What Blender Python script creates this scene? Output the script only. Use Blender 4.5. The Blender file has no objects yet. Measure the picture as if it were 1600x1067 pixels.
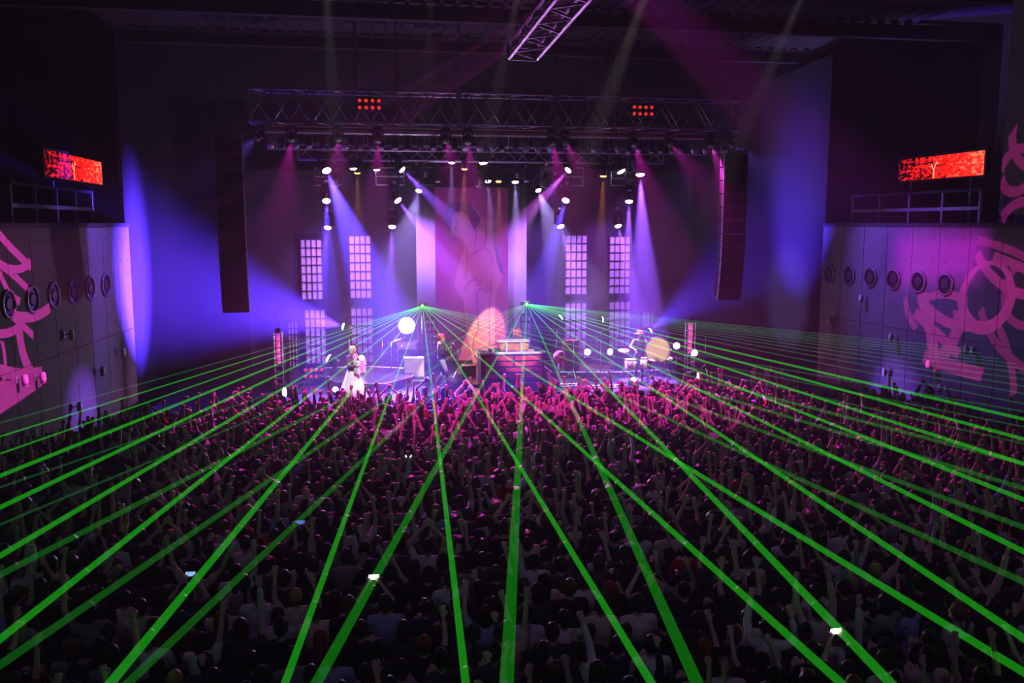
import bpy, bmesh, math, random
import numpy as np
from mathutils import Vector, Matrix, Quaternion

random.seed(7)
scene = bpy.context.scene
C = scene.collection
R = math.radians

# ------------------------------------------------------------------ camera
F_PX = 1400.0
CAM = Vector((-4.7, 0.0, 6.6))
YAW = R(9.75)
PIT = math.atan(185 / 1400)
cd = bpy.data.cameras.new('camera')
cam = bpy.data.objects.new('camera', cd)
C.objects.link(cam)
cam.location = CAM
cam.rotation_euler = (math.pi / 2 - PIT, 0, -YAW)
cd.sensor_width = 36.0
cd.lens = 36.0 * F_PX / 1600.0
cd.clip_start = 0.05
cd.clip_end = 200
scene.camera = cam

# ------------------------------------------------------------------ world: dark hall filled with thin stage haze
HAZE = 0.0038
world = bpy.data.worlds.new('world')
scene.world = world
world.use_nodes = True
wn = world.node_tree
for n in list(wn.nodes):
    wn.nodes.remove(n)
wo = wn.nodes.new('ShaderNodeOutputWorld')
wb = wn.nodes.new('ShaderNodeBackground')
wb.inputs['Color'].default_value = (0, 0, 0, 1)
wv = wn.nodes.new('ShaderNodeVolumeScatter')
wv.inputs['Color'].default_value = (1, 1, 1, 1)
wv.inputs['Density'].default_value = HAZE
wv.inputs['Anisotropy'].default_value = 0.0
wn.links.new(wb.outputs[0], wo.inputs['Surface'])
wn.links.new(wv.outputs[0], wo.inputs['Volume'])

vs = scene.view_settings
vs.view_transform = 'Standard'
vs.look = 'None'
vs.gamma = 1.0
vs.exposure = 0.0
vs.use_curve_mapping = False
scene.cycles.use_denoising = True
scene.cycles.max_bounces = 3
scene.cycles.diffuse_bounces = 0
scene.cycles.glossy_bounces = 2
scene.cycles.transmission_bounces = 2
scene.cycles.volume_bounces = 0
scene.cycles.transparent_max_bounces = 38
scene.cycles.sample_clamp_indirect = 2.0
scene.cycles.sample_clamp_direct = 30.0
scene.cycles.use_light_tree = True


def pray(px, py):
    f = Vector((math.sin(YAW) * math.cos(PIT), math.cos(YAW) * math.cos(PIT), -math.sin(PIT)))
    r = Vector((math.cos(YAW), -math.sin(YAW), 0))
    u = r.cross(f)
    return f + r * ((px - 800) / F_PX) - u * ((py - 533.5) / F_PX)


def at_y(px, py, Y):
    d = pray(px, py)
    return CAM + d * ((Y - CAM.y) / d.y)


def at_z(px, py, Z):
    d = pray(px, py)
    return CAM + d * ((Z - CAM.z) / d.z)


def at_x(px, py, X):
    d = pray(px, py)
    return CAM + d * ((X - CAM.x) / d.x)


def project(p):
    f = Vector((math.sin(YAW) * math.cos(PIT), math.cos(YAW) * math.cos(PIT), -math.sin(PIT)))
    r = Vector((math.cos(YAW), -math.sin(YAW), 0))
    u = r.cross(f)
    q = Vector(p) - CAM
    z = q.dot(f)
    return 800 + F_PX * q.dot(r) / z, 533.5 - F_PX * q.dot(u) / z


# ------------------------------------------------------------------ lights (spots through the haze)
def spot(loc, target, power, angle, color, blend=0.35, radius=0.04, parent=None, name='spot_lamp'):
    ld = bpy.data.lights.new(name, 'SPOT')
    ld.energy = power
    ld.spot_size = R(angle)
    ld.spot_blend = blend
    ld.shadow_soft_size = radius
    ld.color = color
    o = bpy.data.objects.new(name, ld)
    C.objects.link(o)
    d = (Vector(target) - Vector(loc)).normalized()
    o.location = loc
    o.rotation_mode = 'QUATERNION'
    o.rotation_quaternion = d.to_track_quat('-Z', 'Y')
    if parent:
        o.parent = parent
    return o


# ------------------------------------------------------------------ mesh helpers
class MB:
    def __init__(self):
        self.v = []
        self.f = []

    def add(self, vs, fs):
        n = len(self.v)
        self.v += [tuple(a) for a in vs]
        self.f += [tuple(i + n for i in f) for f in fs]
        return self

    def box(self, c, s, rot=None):
        hx, hy, hz = s[0] / 2, s[1] / 2, s[2] / 2
        vs = [Vector((x, y, z)) for x in (-hx, hx) for y in (-hy, hy) for z in (-hz, hz)]
        if rot is not None:
            vs = [rot @ v for v in vs]
        c = Vector(c)
        vs = [v + c for v in vs]
        return self.add(vs, [(0, 1, 3, 2), (4, 6, 7, 5), (0, 4, 5, 1), (2, 3, 7, 6), (0, 2, 6, 4), (1, 5, 7, 3)])

    def tube(self, a, b, r0, r1=None, n=8, cap=True):
        a, b = Vector(a), Vector(b)
        r1 = r0 if r1 is None else r1
        d = (b - a)
        if d.length < 1e-7:
            return self
        q = d.to_track_quat('Z', 'Y')
        vs = []
        for p, r in ((a, r0), (b, r1)):
            for i in range(n):
                t = 2 * math.pi * i / n
                vs.append(p + q @ Vector((math.cos(t) * r, math.sin(t) * r, 0)))
        fs = [(i, (i + 1) % n, n + (i + 1) % n, n + i) for i in range(n)]
        if cap:
            fs += [tuple(range(n - 1, -1, -1)), tuple(range(n, 2 * n))]
        return self.add(vs, fs)

    def path(self, pts, r, n=6):
        for a, b in zip(pts[:-1], pts[1:]):
            self.tube(a, b, r, n=n)
        return self

    def lathe(self, prof, n=16, o=(0, 0, 0), rot=None):
        """prof: list of (r, z) bottom to top, closed with caps"""
        o = Vector(o)
        vs = []
        for r, z in prof:
            for i in range(n):
                t = 2 * math.pi * i / n
                v = Vector((math.cos(t) * r, math.sin(t) * r, z))
                if rot is not None:
                    v = rot @ v
                vs.append(v + o)
        fs = []
        for k in range(len(prof) - 1):
            for i in range(n):
                j = (i + 1) % n
                fs.append((k * n + i, k * n + j, (k + 1) * n + j, (k + 1) * n + i))
        fs.append(tuple(range(n - 1, -1, -1)))
        m = (len(prof) - 1) * n
        fs.append(tuple(range(m, m + n)))
        return self.add(vs, fs)

    def prism(self, poly, z0, z1):
        n = len(poly)
        vs = [(x, y, z0) for x, y in poly] + [(x, y, z1) for x, y in poly]
        fs = [(i, (i + 1) % n, n + (i + 1) % n, n + i) for i in range(n)]
        fs += [tuple(range(n - 1, -1, -1)), tuple(range(n, 2 * n))]
        return self.add(vs, fs)

    def slab_y(self, poly, y0, y1):
        """polygon in x,z extruded along y"""
        n = len(poly)
        vs = [(x, y0, z) for x, z in poly] + [(x, y1, z) for x, z in poly]
        fs = [(i, (i + 1) % n, n + (i + 1) % n, n + i) for i in range(n)]
        fs += [tuple(range(n - 1, -1, -1)), tuple(range(n, 2 * n))]
        return self.add(vs, fs)

    def ball(self, c, r, s=(1, 1, 1), n=12, m=8, rot=None):
        c = Vector(c)
        vs = [Vector((0, 0, -1))]
        for k in range(1, m):
            a = -math.pi / 2 + math.pi * k / m
            for i in range(n):
                t = 2 * math.pi * i / n
                vs.append(Vector((math.cos(a) * math.cos(t), math.cos(a) * math.sin(t), math.sin(a))))
        vs.append(Vector((0, 0, 1)))
        out = []
        for v in vs:
            w = Vector((v.x * s[0] * r, v.y * s[1] * r, v.z * s[2] * r))
            if rot is not None:
                w = rot @ w
            out.append(w + c)
        fs = [(0, 1 + (i + 1) % n, 1 + i) for i in range(n)]
        for k in range(m - 2):
            b = 1 + k * n
            for i in range(n):
                j = (i + 1) % n
                fs.append((b + i, b + j, b + n + j, b + n + i))
        b = 1 + (m - 2) * n
        fs += [(b + i, b + (i + 1) % n, len(vs) - 1) for i in range(n)]
        return self.add(out, fs)

    def cap(self, a, b, r0, r1=None, n=10):
        """tapered capsule: closed tube plus end balls (for remeshed figures)"""
        r1 = r0 if r1 is None else r1
        self.tube(a, b, r0, r1, n)
        self.ball(a, r0, n=n, m=6)
        self.ball(b, r1, n=n, m=6)
        return self

    def mesh(self, name, mat=None, smooth=False):
        me = bpy.data.meshes.new(name)
        me.from_pydata(self.v, [], self.f)
        if mat is not None:
            me.materials.append(mat)
        if smooth:
            me.polygons.foreach_set('use_smooth', [True] * len(me.polygons))
        me.update()
        return me

    def build(self, name, mat, parent=None, smooth=False, loc=None):
        o = bpy.data.objects.new(name, self.mesh(name, mat, smooth))
        C.objects.link(o)
        if parent is not None:
            o.parent = parent
        if loc is not None:
            o.location = loc
        return o


def put(name, me, parent=None, loc=(0, 0, 0), rz=0.0):
    o = bpy.data.objects.new(name, me)
    C.objects.link(o)
    o.parent = parent
    o.location = loc
    o.rotation_euler = (0, 0, rz)
    return o


def tag(o, label=None, cat=None, group=None, kind=None):
    if label:
        o['label'] = label
    if cat:
        o['category'] = cat
    if group:
        o['group'] = group
    if kind:
        o['kind'] = kind
    return o


def thing(name, label, cat, loc=(0, 0, 0), rz=0.0, group=None):
    o = bpy.data.objects.new(name, None)
    C.objects.link(o)
    o.empty_display_size = 0.1
    o.location = loc
    o.rotation_euler = (0, 0, rz)
    return tag(o, label, cat, group)


def struct(name, mb, mat, parent=None, label=None):
    o = mb.build(name, mat, parent)
    o['kind'] = 'structure'
    if label:
        o['label'] = label
    return o


# ------------------------------------------------------------------ materials
MATS = {}


def mat(name, col, rough=0.6, metal=0.0, emit=None, strength=0.0, noise=0.0, nscale=8.0, bump=0.0, spec=0.4):
    if name in MATS:
        return MATS[name]
    m = bpy.data.materials.new(name)
    m.use_nodes = True
    nt = m.node_tree
    b = nt.nodes['Principled BSDF']
    b.inputs['Base Color'].default_value = (*col, 1)
    b.inputs['Roughness'].default_value = rough
    b.inputs['Metallic'].default_value = metal
    b.inputs['Specular IOR Level'].default_value = spec
    if noise or bump:
        tc = nt.nodes.new('ShaderNodeTexCoord')
        nz = nt.nodes.new('ShaderNodeTexNoise')
        nz.inputs['Scale'].default_value = nscale
        nz.inputs['Detail'].default_value = 5
        nt.links.new(tc.outputs['Object'], nz.inputs['Vector'])
        if noise:
            mx = nt.nodes.new('ShaderNodeMix')
            mx.data_type = 'RGBA'
            mx.inputs['A'].default_value = (*[c * (1 - noise) for c in col], 1)
            mx.inputs['B'].default_value = (*[min(1, c * (1 + noise)) for c in col], 1)
            nt.links.new(nz.outputs['Fac'], mx.inputs['Factor'])
            nt.links.new(mx.outputs['Result'], b.inputs['Base Color'])
        if bump:
            bp = nt.nodes.new('ShaderNodeBump')
            bp.inputs['Strength'].default_value = bump
            bp.inputs['Distance'].default_value = 0.02
            nt.links.new(nz.outputs['Fac'], bp.inputs['Height'])
            nt.links.new(bp.outputs['Normal'], b.inputs['Normal'])
    if emit is not None:
        b.inputs['Emission Color'].default_value = (*emit, 1)
        b.inputs['Emission Strength'].default_value = strength
        m.cycles.emission_sampling = 'NONE'
    MATS[name] = m
    return m


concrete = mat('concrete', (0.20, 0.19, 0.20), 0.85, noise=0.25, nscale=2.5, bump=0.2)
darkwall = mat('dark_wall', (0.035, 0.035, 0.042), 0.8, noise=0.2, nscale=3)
blackcloth = mat('black_cloth', (0.007, 0.007, 0.009), 0.9, noise=0.2, nscale=6)
hallfloor = mat('hall_floor', (0.03, 0.03, 0.032), 0.7, noise=0.2)
stagefloor = mat('stage_floor', (0.014, 0.014, 0.017), 0.22, noise=0.2, nscale=5, spec=0.6)
roofmat = mat('roof_deck', (0.06, 0.06, 0.065), 0.7, noise=0.2)
steel = mat('steel', (0.25, 0.25, 0.27), 0.45, 0.6, noise=0.15)
alu = mat('aluminium', (0.55, 0.55, 0.58), 0.32, 0.8, noise=0.1)
chrome = mat('chrome', (0.85, 0.85, 0.87), 0.12, 1.0, noise=0.05)
blackmetal = mat('black_metal', (0.025, 0.025, 0.028), 0.4, 0.3, noise=0.1)
blackplastic = mat('black_plastic', (0.02, 0.02, 0.022), 0.5, noise=0.1)
whitepaint = mat('white_paint', (0.8, 0.8, 0.8), 0.5, noise=0.05)
setflat = mat('set_flat', (0.04, 0.035, 0.05), 0.8, noise=0.2, nscale=4)
paleflat = mat('pale_flat', (0.62, 0.60, 0.66), 0.8, noise=0.08, nscale=5)
panemat = mat('window_pane', (0.75, 0.66, 0.72), 0.6, noise=0.18, nscale=3)
lens_mag = mat('lens_magenta', (1, 0.6, 0.9), 0.3, emit=(1.0, 0.45, 0.95), strength=14)
lens_white = mat('lens_white', (1, 1, 1), 0.3, emit=(0.95, 0.85, 1.0), strength=12)
lens_amber = mat('lens_amber', (1, 0.6, 0.2), 0.3, emit=(1.0, 0.45, 0.12), strength=3)
lens_red = mat('lens_red', (0.8, 0.1, 0.05), 0.3, emit=(1.0, 0.022, 0.006), strength=2.2)
lens_off = mat('lens_glass', (0.5, 0.45, 0.55), 0.06, spec=0.9, noise=0.05)

# ------------------------------------------------------------------ the hall
def wx(y):            # half width of the hall between the concrete side walls
    return 12.45 - 0.073 * (y - 21.0)


ZW = 6.6              # top of the concrete side walls
ZC = 13.4
Y0, Y1 = -7.0, 37.0
struct('floor', MB().box((0, (Y0 + Y1) / 2, -0.1), (40, Y1 - Y0, 0.2)), hallfloor)
struct('ceiling', MB().box((0, (Y0 + Y1) / 2, ZC + 0.15), (40, Y1 - Y0, 0.3)), roofmat)
struct('wall_back', MB().box((0, Y1 + 0.1, ZC / 2), (40, 0.2, ZC)), darkwall)
struct('wall_rear', MB().box((0, Y0 - 0.1, ZC / 2), (40, 0.2, ZC)), darkwall)
for s, nm in ((-1, 'left'), (1, 'right')):
    struct('wall_outer_' + nm, MB().box((s * 17.5, (Y0 + Y1) / 2, ZC / 2), (0.3, Y1 - Y0, ZC)), darkwall)


def porthole_mesh():
    m = MB()
    n = 24
    ro, ri = 0.34, 0.275
    prof = [(ri, 0.0), (ro, 0.0), (ro, 0.05), (ri + 0.02, 0.07), (ri, 0.05)]
    vs, fs = [], []
    for i in range(n):
        t = 2 * math.pi * i / n
        for r, z in prof:
            vs.append((math.cos(t) * r, math.sin(t) * r, z))
    k = len(prof)
    for i in range(n):
        j = (i + 1) % n
        for a in range(k):
            b = (a + 1) % k
            fs.append((i * k + a, j * k + a, j * k + b, i * k + b))
    m.add(vs, fs)
    return m


rim_me = porthole_mesh().mesh('porthole_rim', mat('rim_metal', (0.20, 0.19, 0.22), 0.4, 0.6, noise=0.1), True)
glass_me = MB().lathe([(0.275, 0.0), (0.275, 0.012), (0.2, 0.02)], 24).mesh('glass', mat('dark_glass', (0.008, 0.008, 0.012), 0.12, spec=0.6, noise=0.1))
speaker_me = MB().lathe([(0.16, 0.0), (0.16, 0.03), (0.11, 0.035), (0.05, 0.02)], 20).mesh('speaker_cone', mat('cone_black', (0.03, 0.03, 0.03), 0.5, noise=0.1), True)

panel_w = 1.2
side_walls = {}
for s, nm in ((-1, 'left'), (1, 'right')):
    ya, yb = Y0, 30.0
    L = math.hypot(yb - ya, wx(ya) - wx(yb))
    ang = math.atan2(-s * (wx(ya) - wx(yb)), 1 * (yb - ya))
    # wall body: prism, inner face on the line x = s*wx(y)
    poly = [(s * wx(ya), ya), (s * wx(yb), yb), (s * (wx(yb) + 0.6), yb), (s * (wx(ya) + 0.6), ya)]
    if s < 0:
        poly = poly[::-1]
    w = struct('wall_' + nm, MB().prism(poly, 0, ZW), concrete)
    side_walls[s] = w
    d = Vector((s * (wx(yb) - wx(ya)), yb - ya, 0)).normalized()
    nrm = Vector((-s, 0, 0))
    nrm = (nrm - d * nrm.dot(d)).normalized()
    q = Matrix((d * -s, Vector((0, 0, 1)), nrm)).transposed().to_quaternion()   # local x along wall, y up, z into hall
    # concrete panels with recessed joints (formwork sheets), two courses
    pm = MB().box((0, 0, 0), (panel_w - 0.025, 3.28, 0.05)).mesh('concrete_panel', concrete)
    tie_me = MB().lathe([(0.028, 0), (0.028, 0.006), (0.012, 0.006)], 8).mesh('tie_hole', mat('tie_dark', (0.05, 0.05, 0.05), 0.9, noise=0.1))
    npan = int((30 - 10) / panel_w)
    for i in range(npan):
        yy = 30 - panel_w * (i + 0.5) * d.y - 0.02
        base = Vector((s * wx(yy), yy, 0))
        for k in range(2):
            p = put('concrete_panel', pm, w)
            p.location = base + Vector((0, 0, 1.65 + 3.3 * k)) + nrm * 0.012
            p.rotation_mode = 'QUATERNION'
            p.rotation_quaternion = q
            if 0 <= i < 10 and k == 1:
                for (dx, dz) in ((-0.33, 0.5), (0.33, 0.5), (-0.33, 1.2), (0.33, 1.2)):
                    t = put('tie_hole', tie_me, p)
                    t.location = (dx, dz, 0.024)
    # portholes
    for i in range(6):
        yy = (27.6, 29.46)[s > 0] - i * (1.23, 1.165)[s > 0]
        p = Vector((s * wx(yy), yy, 4.82)) + nrm * 0.03
        ordn = ('farthest', 'second farthest', 'third farthest', 'third nearest', 'second nearest', 'nearest')[i]
        e = thing('porthole', 'round dark porthole with metal rim, %s of six on the %s concrete wall' % (ordn, nm), 'porthole', p, group='portholes in the concrete walls')
        e.rotation_mode = 'QUATERNION'
        e.rotation_quaternion = q
        put('rim', rim_me, e)
        put('glass', glass_me, e, (0, 0, 0.01))
        put('inner_ring', speaker_me, e, (0, 0, 0.02))
    # ledge on the wall
    poly2 = [(s * (wx(ya) - 0.06), ya), (s * (wx(30.05) - 0.06), 30.05), (s * 17.3, 30.05), (s * 17.3, ya)]
    if s < 0:
        poly2 = poly2[::-1]
    struct('trim_' + ('1' if s < 0 else '2'), MB().prism(poly2, ZW - 0.12, ZW), darkwall)
    # black masking drape from wall end to the back wall
    m = MB()
    pts = []
    nfold = 44
    for i in range(nfold + 1):
        t = i / nfold
        pts.append((s * (wx(30) + 0.1 + 0.10 * (i % 2) + 0.5 * t), 30.1 + 6.7 * t))
    for i in range(nfold):
        (xa, y_a), (xb, y_b) = pts[i], pts[i + 1]
        m.add([(xa, y_a, 0), (xb, y_b, 0), (xb, y_b, 12.5), (xa, y_a, 12.5),
               (xa + s * 0.03, y_a, 0), (xb + s * 0.03, y_b, 0), (xb + s * 0.03, y_b, 12.5), (xa + s * 0.03, y_a, 12.5)],
              [(0, 1, 2, 3), (7, 6, 5, 4), (0, 4, 5, 1), (3, 2, 6, 7), (0, 3, 7, 4), (1, 5, 6, 2)])
    tag(m.build('side_curtain', blackcloth), 'black pleated curtain hanging beside the stage on the %s' % nm, 'curtain', 'black side curtains')

# upper wall pieces beside the video screens (nearer part of the upper storey)
pr = at_x(1566, 250, 13.3)
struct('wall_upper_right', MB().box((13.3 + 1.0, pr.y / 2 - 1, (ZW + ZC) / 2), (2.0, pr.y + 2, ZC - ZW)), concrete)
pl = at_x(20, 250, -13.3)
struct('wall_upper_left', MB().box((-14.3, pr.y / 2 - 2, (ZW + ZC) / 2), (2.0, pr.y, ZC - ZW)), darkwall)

# gallery rails and posts in front of the right screen niche
def gallery(s):
    yy0, yy1 = pr.y, 29.8
    nm = 'right' if s > 0 else 'left'
    g = thing('gallery_rail', 'dark steel gallery rail with posts above the %s concrete wall' % nm, 'railing', (s * 12.75, (yy0 + yy1) / 2, ZW))
    h = (yy1 - yy0) / 2
    MB().box((0, 0, 0.42), (0.10, 2 * h, 0.10)).build('top_rail', steel, g)
    MB().box((0, 0, 0.94), (0.12, 2 * h, 0.08)).build('upper_beam', blackmetal, g)
    for i in range(5):
        MB().box((0, -h + 0.05 + i * (2 * h - 0.1) / 4, 0.47), (0.08, 0.08, 0.94)).build('post', steel, g)


gallery(1)
gallery(-1)


# ------------------------------------------------------------------ video screens (red maple leaves on black)
def screen_material():
    m = bpy.data.materials.new('screen_picture')
    m.use_nodes = True
    nt = m.node_tree
    b = nt.nodes['Principled BSDF']
    b.inputs['Base Color'].default_value = (0.01, 0.01, 0.01, 1)
    b.inputs['Roughness'].default_value = 0.4
    tc = nt.nodes.new('ShaderNodeTexCoord')
    mp = nt.nodes.new('ShaderNodeMapping')
    nt.links.new(tc.outputs['Generated'], mp.inputs['Vector'])
    mp.inputs['Scale'].default_value = (7.0, 1.0, 2.4)
    n1 = nt.nodes.new('ShaderNodeTexNoise')
    n1.inputs['Scale'].default_value = 2.6
    n1.inputs['Detail'].default_value = 8
    n1.inputs['Roughness'].default_value = 0.7
    nt.links.new(mp.outputs[0], n1.inputs['Vector'])
    # gradient: more leaves towards one end
    sp = nt.nodes.new('ShaderNodeSeparateXYZ')
    nt.links.new(tc.outputs['Generated'], sp.inputs[0])
    ad = nt.nodes.new('ShaderNodeMath')
    ad.operation = 'MULTIPLY_ADD'
    ad.inputs[1].default_value = 0.22
    nt.links.new(sp.outputs['X'], ad.inputs[0])
    nt.links.new(n1.outputs['Fac'], ad.inputs[2])
    rp = nt.nodes.new('ShaderNodeValToRGB')
    e = rp.color_ramp.elements
    e[0].position = 0.52
    e[0].color = (0.0, 0.0, 0.0, 1)
    e[1].position = 0.58
    e[1].color = (0.75, 0.006, 0.004, 1)
    k = e.new(0.70)
    k.color = (1.0, 0.02, 0.008, 1)
    k = e.new(0.82)
    k.color = (1.0, 0.30, 0.15, 1)
    nt.links.new(ad.outputs[0], rp.inputs['Fac'])
    nt.links.new(rp.outputs['Color'], b.inputs['Emission Color'])
    b.inputs['Emission Strength'].default_value = 1.5
    return m


scrmat = screen_material()
branchmat = mat('screen_branch', (0.5, 0.3, 0.25), 0.5, emit=(1.0, 0.55, 0.35), strength=1.0)
for s, quad in ((-1, [(70, 236), (158, 251), (158, 287), (70, 276)]), (1, [(1405, 250), (1538, 235), (1538, 273), (1405, 283)])):
    X = s * 13.25
    a = at_x(*quad[0], X)
    b = at_x(*quad[1], X)
    c = at_x(*quad[2], X)
    y_near, y_far = min(a.y, b.y), max(a.y, b.y)
    zt = (a.z + b.z) / 2
    hgt = (b.z - c.z + a.z - at_x(*quad[3], X).z) / 2
    wdt = y_far - y_near
    nm = 'right' if s > 0 else 'left'
    e = thing('video_screen', 'long video screen with red maple leaves on black, high on the %s side' % nm, 'screen', (X, (y_near + y_far) / 2, zt - hgt / 2), group='video screens high on the side walls')
    e.rotation_euler = (0, 0, math.pi / 2 * (1 if s < 0 else -1))
    # local: x along wall, y into the wall, z up
    MB().box((0, 0.10, 0), (wdt + 0.16, 0.16, hgt + 0.16)).build('housing', blackplastic, e)
    p = MB().box((0, 0.015, 0), (wdt, 0.03, hgt)).build('display_panel', scrmat, e)
    t = MB()
    bx, bz = -0.05 * wdt, -0.48 * hgt
    P = lambda x, z: Vector((bx + x * hgt, -0.004, bz + z * hgt))
    for pa, pb, r in ((P(0, 0), P(0.03, 0.45), 0.022), (P(0.03, 0.3), P(-0.2, 0.65), 0.016), (P(0.03, 0.42), P(0.22, 0.75), 0.016), (P(-0.12, 0.52), P(-0.3, 0.55), 0.010), (P(0.16, 0.62), P(0.36, 0.66), 0.010)):
        dd = pb - pa
        t.box((pa + pb) / 2, (dd.length, 0.006, 2 * r), Matrix.Rotation(-math.atan2(dd.z, dd.x), 3, 'Y'))
    t.build('picture_branch', branchmat, p)
    # bracket legs carrying the housing on the ledge
    for k in (-1, 1):
        MB().box((k * wdt * 0.35, 0.12, -(zt - hgt / 2 - ZW) / 2 - hgt / 4), (0.08, 0.08, zt - hgt / 2 - ZW - hgt / 2)).build('support_leg', steel, e)

# ------------------------------------------------------------------ roof steel
def lattice(m, a, b, w, h, r=0.04, rd=0.022, n=10, up=Vector((0, 0, 1))):
    a, b = Vector(a), Vector(b)
    d = (b - a).normalized()
    sd = d.cross(up).normalized()
    u2 = sd.cross(d).normalized()
    cs = [(sx * w / 2 * sd + sz * h / 2 * u2) for sx, sz in ((-1, -1), (1, -1), (1, 1), (-1, 1))]
    return cs, d, sd, u2


def truss(name, label, a, b, w, h, n, matl, r=0.035, rd=0.02, group=None, ends=True):
    e = thing(name, label, 'truss', (Vector(a) + Vector(b)) / 2, group=group)
    a, b = Vector(a) - e.location, Vector(b) - e.location
    cs, d, sd, u2 = lattice(None, a, b, w, h)
    for c in cs:
        MB().tube(a + c, b + c, r, n=8).build('chord', matl, e, True)
    L = (b - a).length
    diag = None
    for f in range(4):
        c0, c1 = cs[f], cs[(f + 1) % 4]
        for i in range(n):
            p0 = a + d * (L * i / n)
            p1 = a + d * (L * (i + 0.5) / n)
            p2 = a + d * (L * (i + 1) / n)
            MB().tube(p0 + c0, p1 + c1, rd, n=6).tube(p1 + c1, p2 + c0, rd, n=6).build('brace', matl, e, True)
    if ends:
        for p in (a, b):
            m = MB()
            for f in range(4):
                m.tube(p + cs[f], p + cs[(f + 1) % 4], r * 1.2, n=6)
            m.build('end_frame', matl, e)
    return e


darksteel = mat('dark_steel', (0.10, 0.10, 0.11), 0.5, 0.4, noise=0.15)
ta, tb = at_y(817, 82, 16.0), at_y(884, 0, 13.6)
tdir = (tb - ta)
truss('roof_truss', 'bare steel lattice roof truss running towards the camera at the top', ta, ta + tdir * 2.2, 0.5, 0.22, 8, alu, 0.035, 0.02)
for i, yy in enumerate((14.0, 19.0, 24.0, 29.0, 34.0)):
    e = thing('roof_beam', 'dark steel roof beam under the ceiling, number %s from the stage' % ('five', 'four', 'three', 'two', 'one')[i], 'beam', (0, yy, ZC - 0.35), group='roof beams')
    MB().box((0, 0, 0.2), (34.6, 0.3, 0.04)).build('top_flange', darksteel, e)
    MB().box((0, 0, -0.2), (34.6, 0.3, 0.04)).build('bottom_flange', darksteel, e)
    MB().box((0, 0, 0), (34.6, 0.04, 0.36)).build('web', darksteel, e)
rib_me = MB().box((0, 0, 0), (0.12, 24, 0.09)).mesh('deck_rib', roofmat)
ceil = bpy.data.objects['ceiling']
for i in range(57):
    put('deck_rib', rib_me, ceil, (-14 + i * 0.5, 22, ZC - 0.05))

# ------------------------------------------------------------------ stage
SZ = 1.15
m = MB().prism([(-10.8, 26.7), (10.8, 26.7), (10.8, 36.8), (-10.8, 36.8)], 0, SZ)
stage = struct('stage_platform', m, stagefloor, label='glossy dark stage floor')
# stage floor sheets (joints recessed)
sheet = MB().box((0, 0, 0), (2.38, 1.19, 0.012)).mesh('floor_sheet', stagefloor)
for i in range(9):
    for j in range(8):
        put('floor_sheet', sheet, stage, (-9.6 + 2.4 * i, 27.32 + 1.2 * j, SZ + 0.004))
ST = SZ + 0.01
# stage front fascia boards
fb = MB().box((0, 0, 0), (1.78, 0.03, 1.05)).mesh('fascia_board', blackcloth)
for i in range(12):
    put('fascia_board', fb, stage, (-9.9 + 1.8 * i, 26.69, 0.56))

edge_white = mat('edge_tape', (0.75, 0.72, 0.75), 0.5, noise=0.05)


def riser(name, label, poly, z0, z1, edge=True):
    e = thing(name, label, 'riser', (sum(p[0] for p in poly) / len(poly), sum(p[1] for p in poly) / len(poly), z0))
    o = e.location
    pl = [(p[0] - o.x, p[1] - o.y) for p in poly]
    MB().prism(pl, 0, z1 - z0).build('deck', stagefloor, e)
    if edge:
        for i in range(len(pl)):
            a, b = pl[i], pl[(i + 1) % len(pl)]
            MB().tube((a[0], a[1], z1 - z0), (b[0], b[1], z1 - z0), 0.018, n=6).build('edge_strip', edge_white, e)
    return e


def zpt(px, py, z=SZ):
    p = at_z(px, py, z)
    return (p.x, p.y)


RZ = SZ + 0.30
riser('stage_riser', 'low angular black riser with white edge, behind the singer in white', [zpt(524, 597, RZ), zpt(600, 600, RZ), zpt(643, 589, RZ), zpt(652, 576, RZ), zpt(560, 572, RZ), zpt(478, 577, RZ)], ST, RZ)
riser('stage_riser', 'wide low riser under the brick fronted desk', [(-1.35, 28.35), (1.75, 28.35), (1.75, 31.0), (-1.35, 31.0)], ST, SZ + 0.27, False)
riser('stage_riser', 'low black riser behind the drums with cabinets on it', [(2.0, 30.6), (4.3, 30.2), (7.5, 30.6), (7.5, 33.2), (2.0, 33.2)], ST, SZ + 0.22)

# ------------------------------------------------------------------ stage set at the back
BY = 35.0
m = MB().box((0, BY + 0.3, (SZ + 8.6) / 2), (17.6, 0.16, 8.6 - SZ))
tag(m.build('set_wall', setflat), 'dark painted set wall behind the band holding lattice windows', 'set wall')


def fx(px, py, Y=BY):
    p = at_y(px, py, Y)
    return p.x, p.z


frame_mat = mat('window_frame', (0.05, 0.04, 0.06), 0.6, noise=0.1)


def lattice_window(px0, py0, px1, py1, cols, rows, label, Y=BY, group='lattice windows of the stage set'):
    x0, zt = fx(px0, py0, Y)
    x1, zb = fx(px1, py1, Y)
    zb = max(zb, SZ + 0.05)
    W, H = x1 - x0, zt - zb
    e = thing('lattice_window', label, 'window panel', ((x0 + x1) / 2, Y, zb), group=group)
    MB().box((0, 0.145, H / 2), (W + 0.06, 0.17, H + 0.06)).build('backing', frame_mat, e)
    pw, ph = W / cols, H / rows
    pm = MB().box((0, 0, 0), (pw - 0.045, 0.03, ph - 0.05)).mesh('pane', panemat)
    for c in range(cols):
        for r in range(rows):
            put('pane', pm, e, (-W / 2 + pw * (c + 0.5), 0.045, ph * (r + 0.5)))
    fr = MB()
    for c in range(cols + 1):
        fr.box((-W / 2 + pw * c, 0.02, H / 2), (0.035, 0.05, H + 0.04))
    for r in range(rows + 1):
        fr.box((0, 0.02, ph * r), (W + 0.04, 0.05, 0.035))
    fr.build('muntins', frame_mat, e)
    return e


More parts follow.
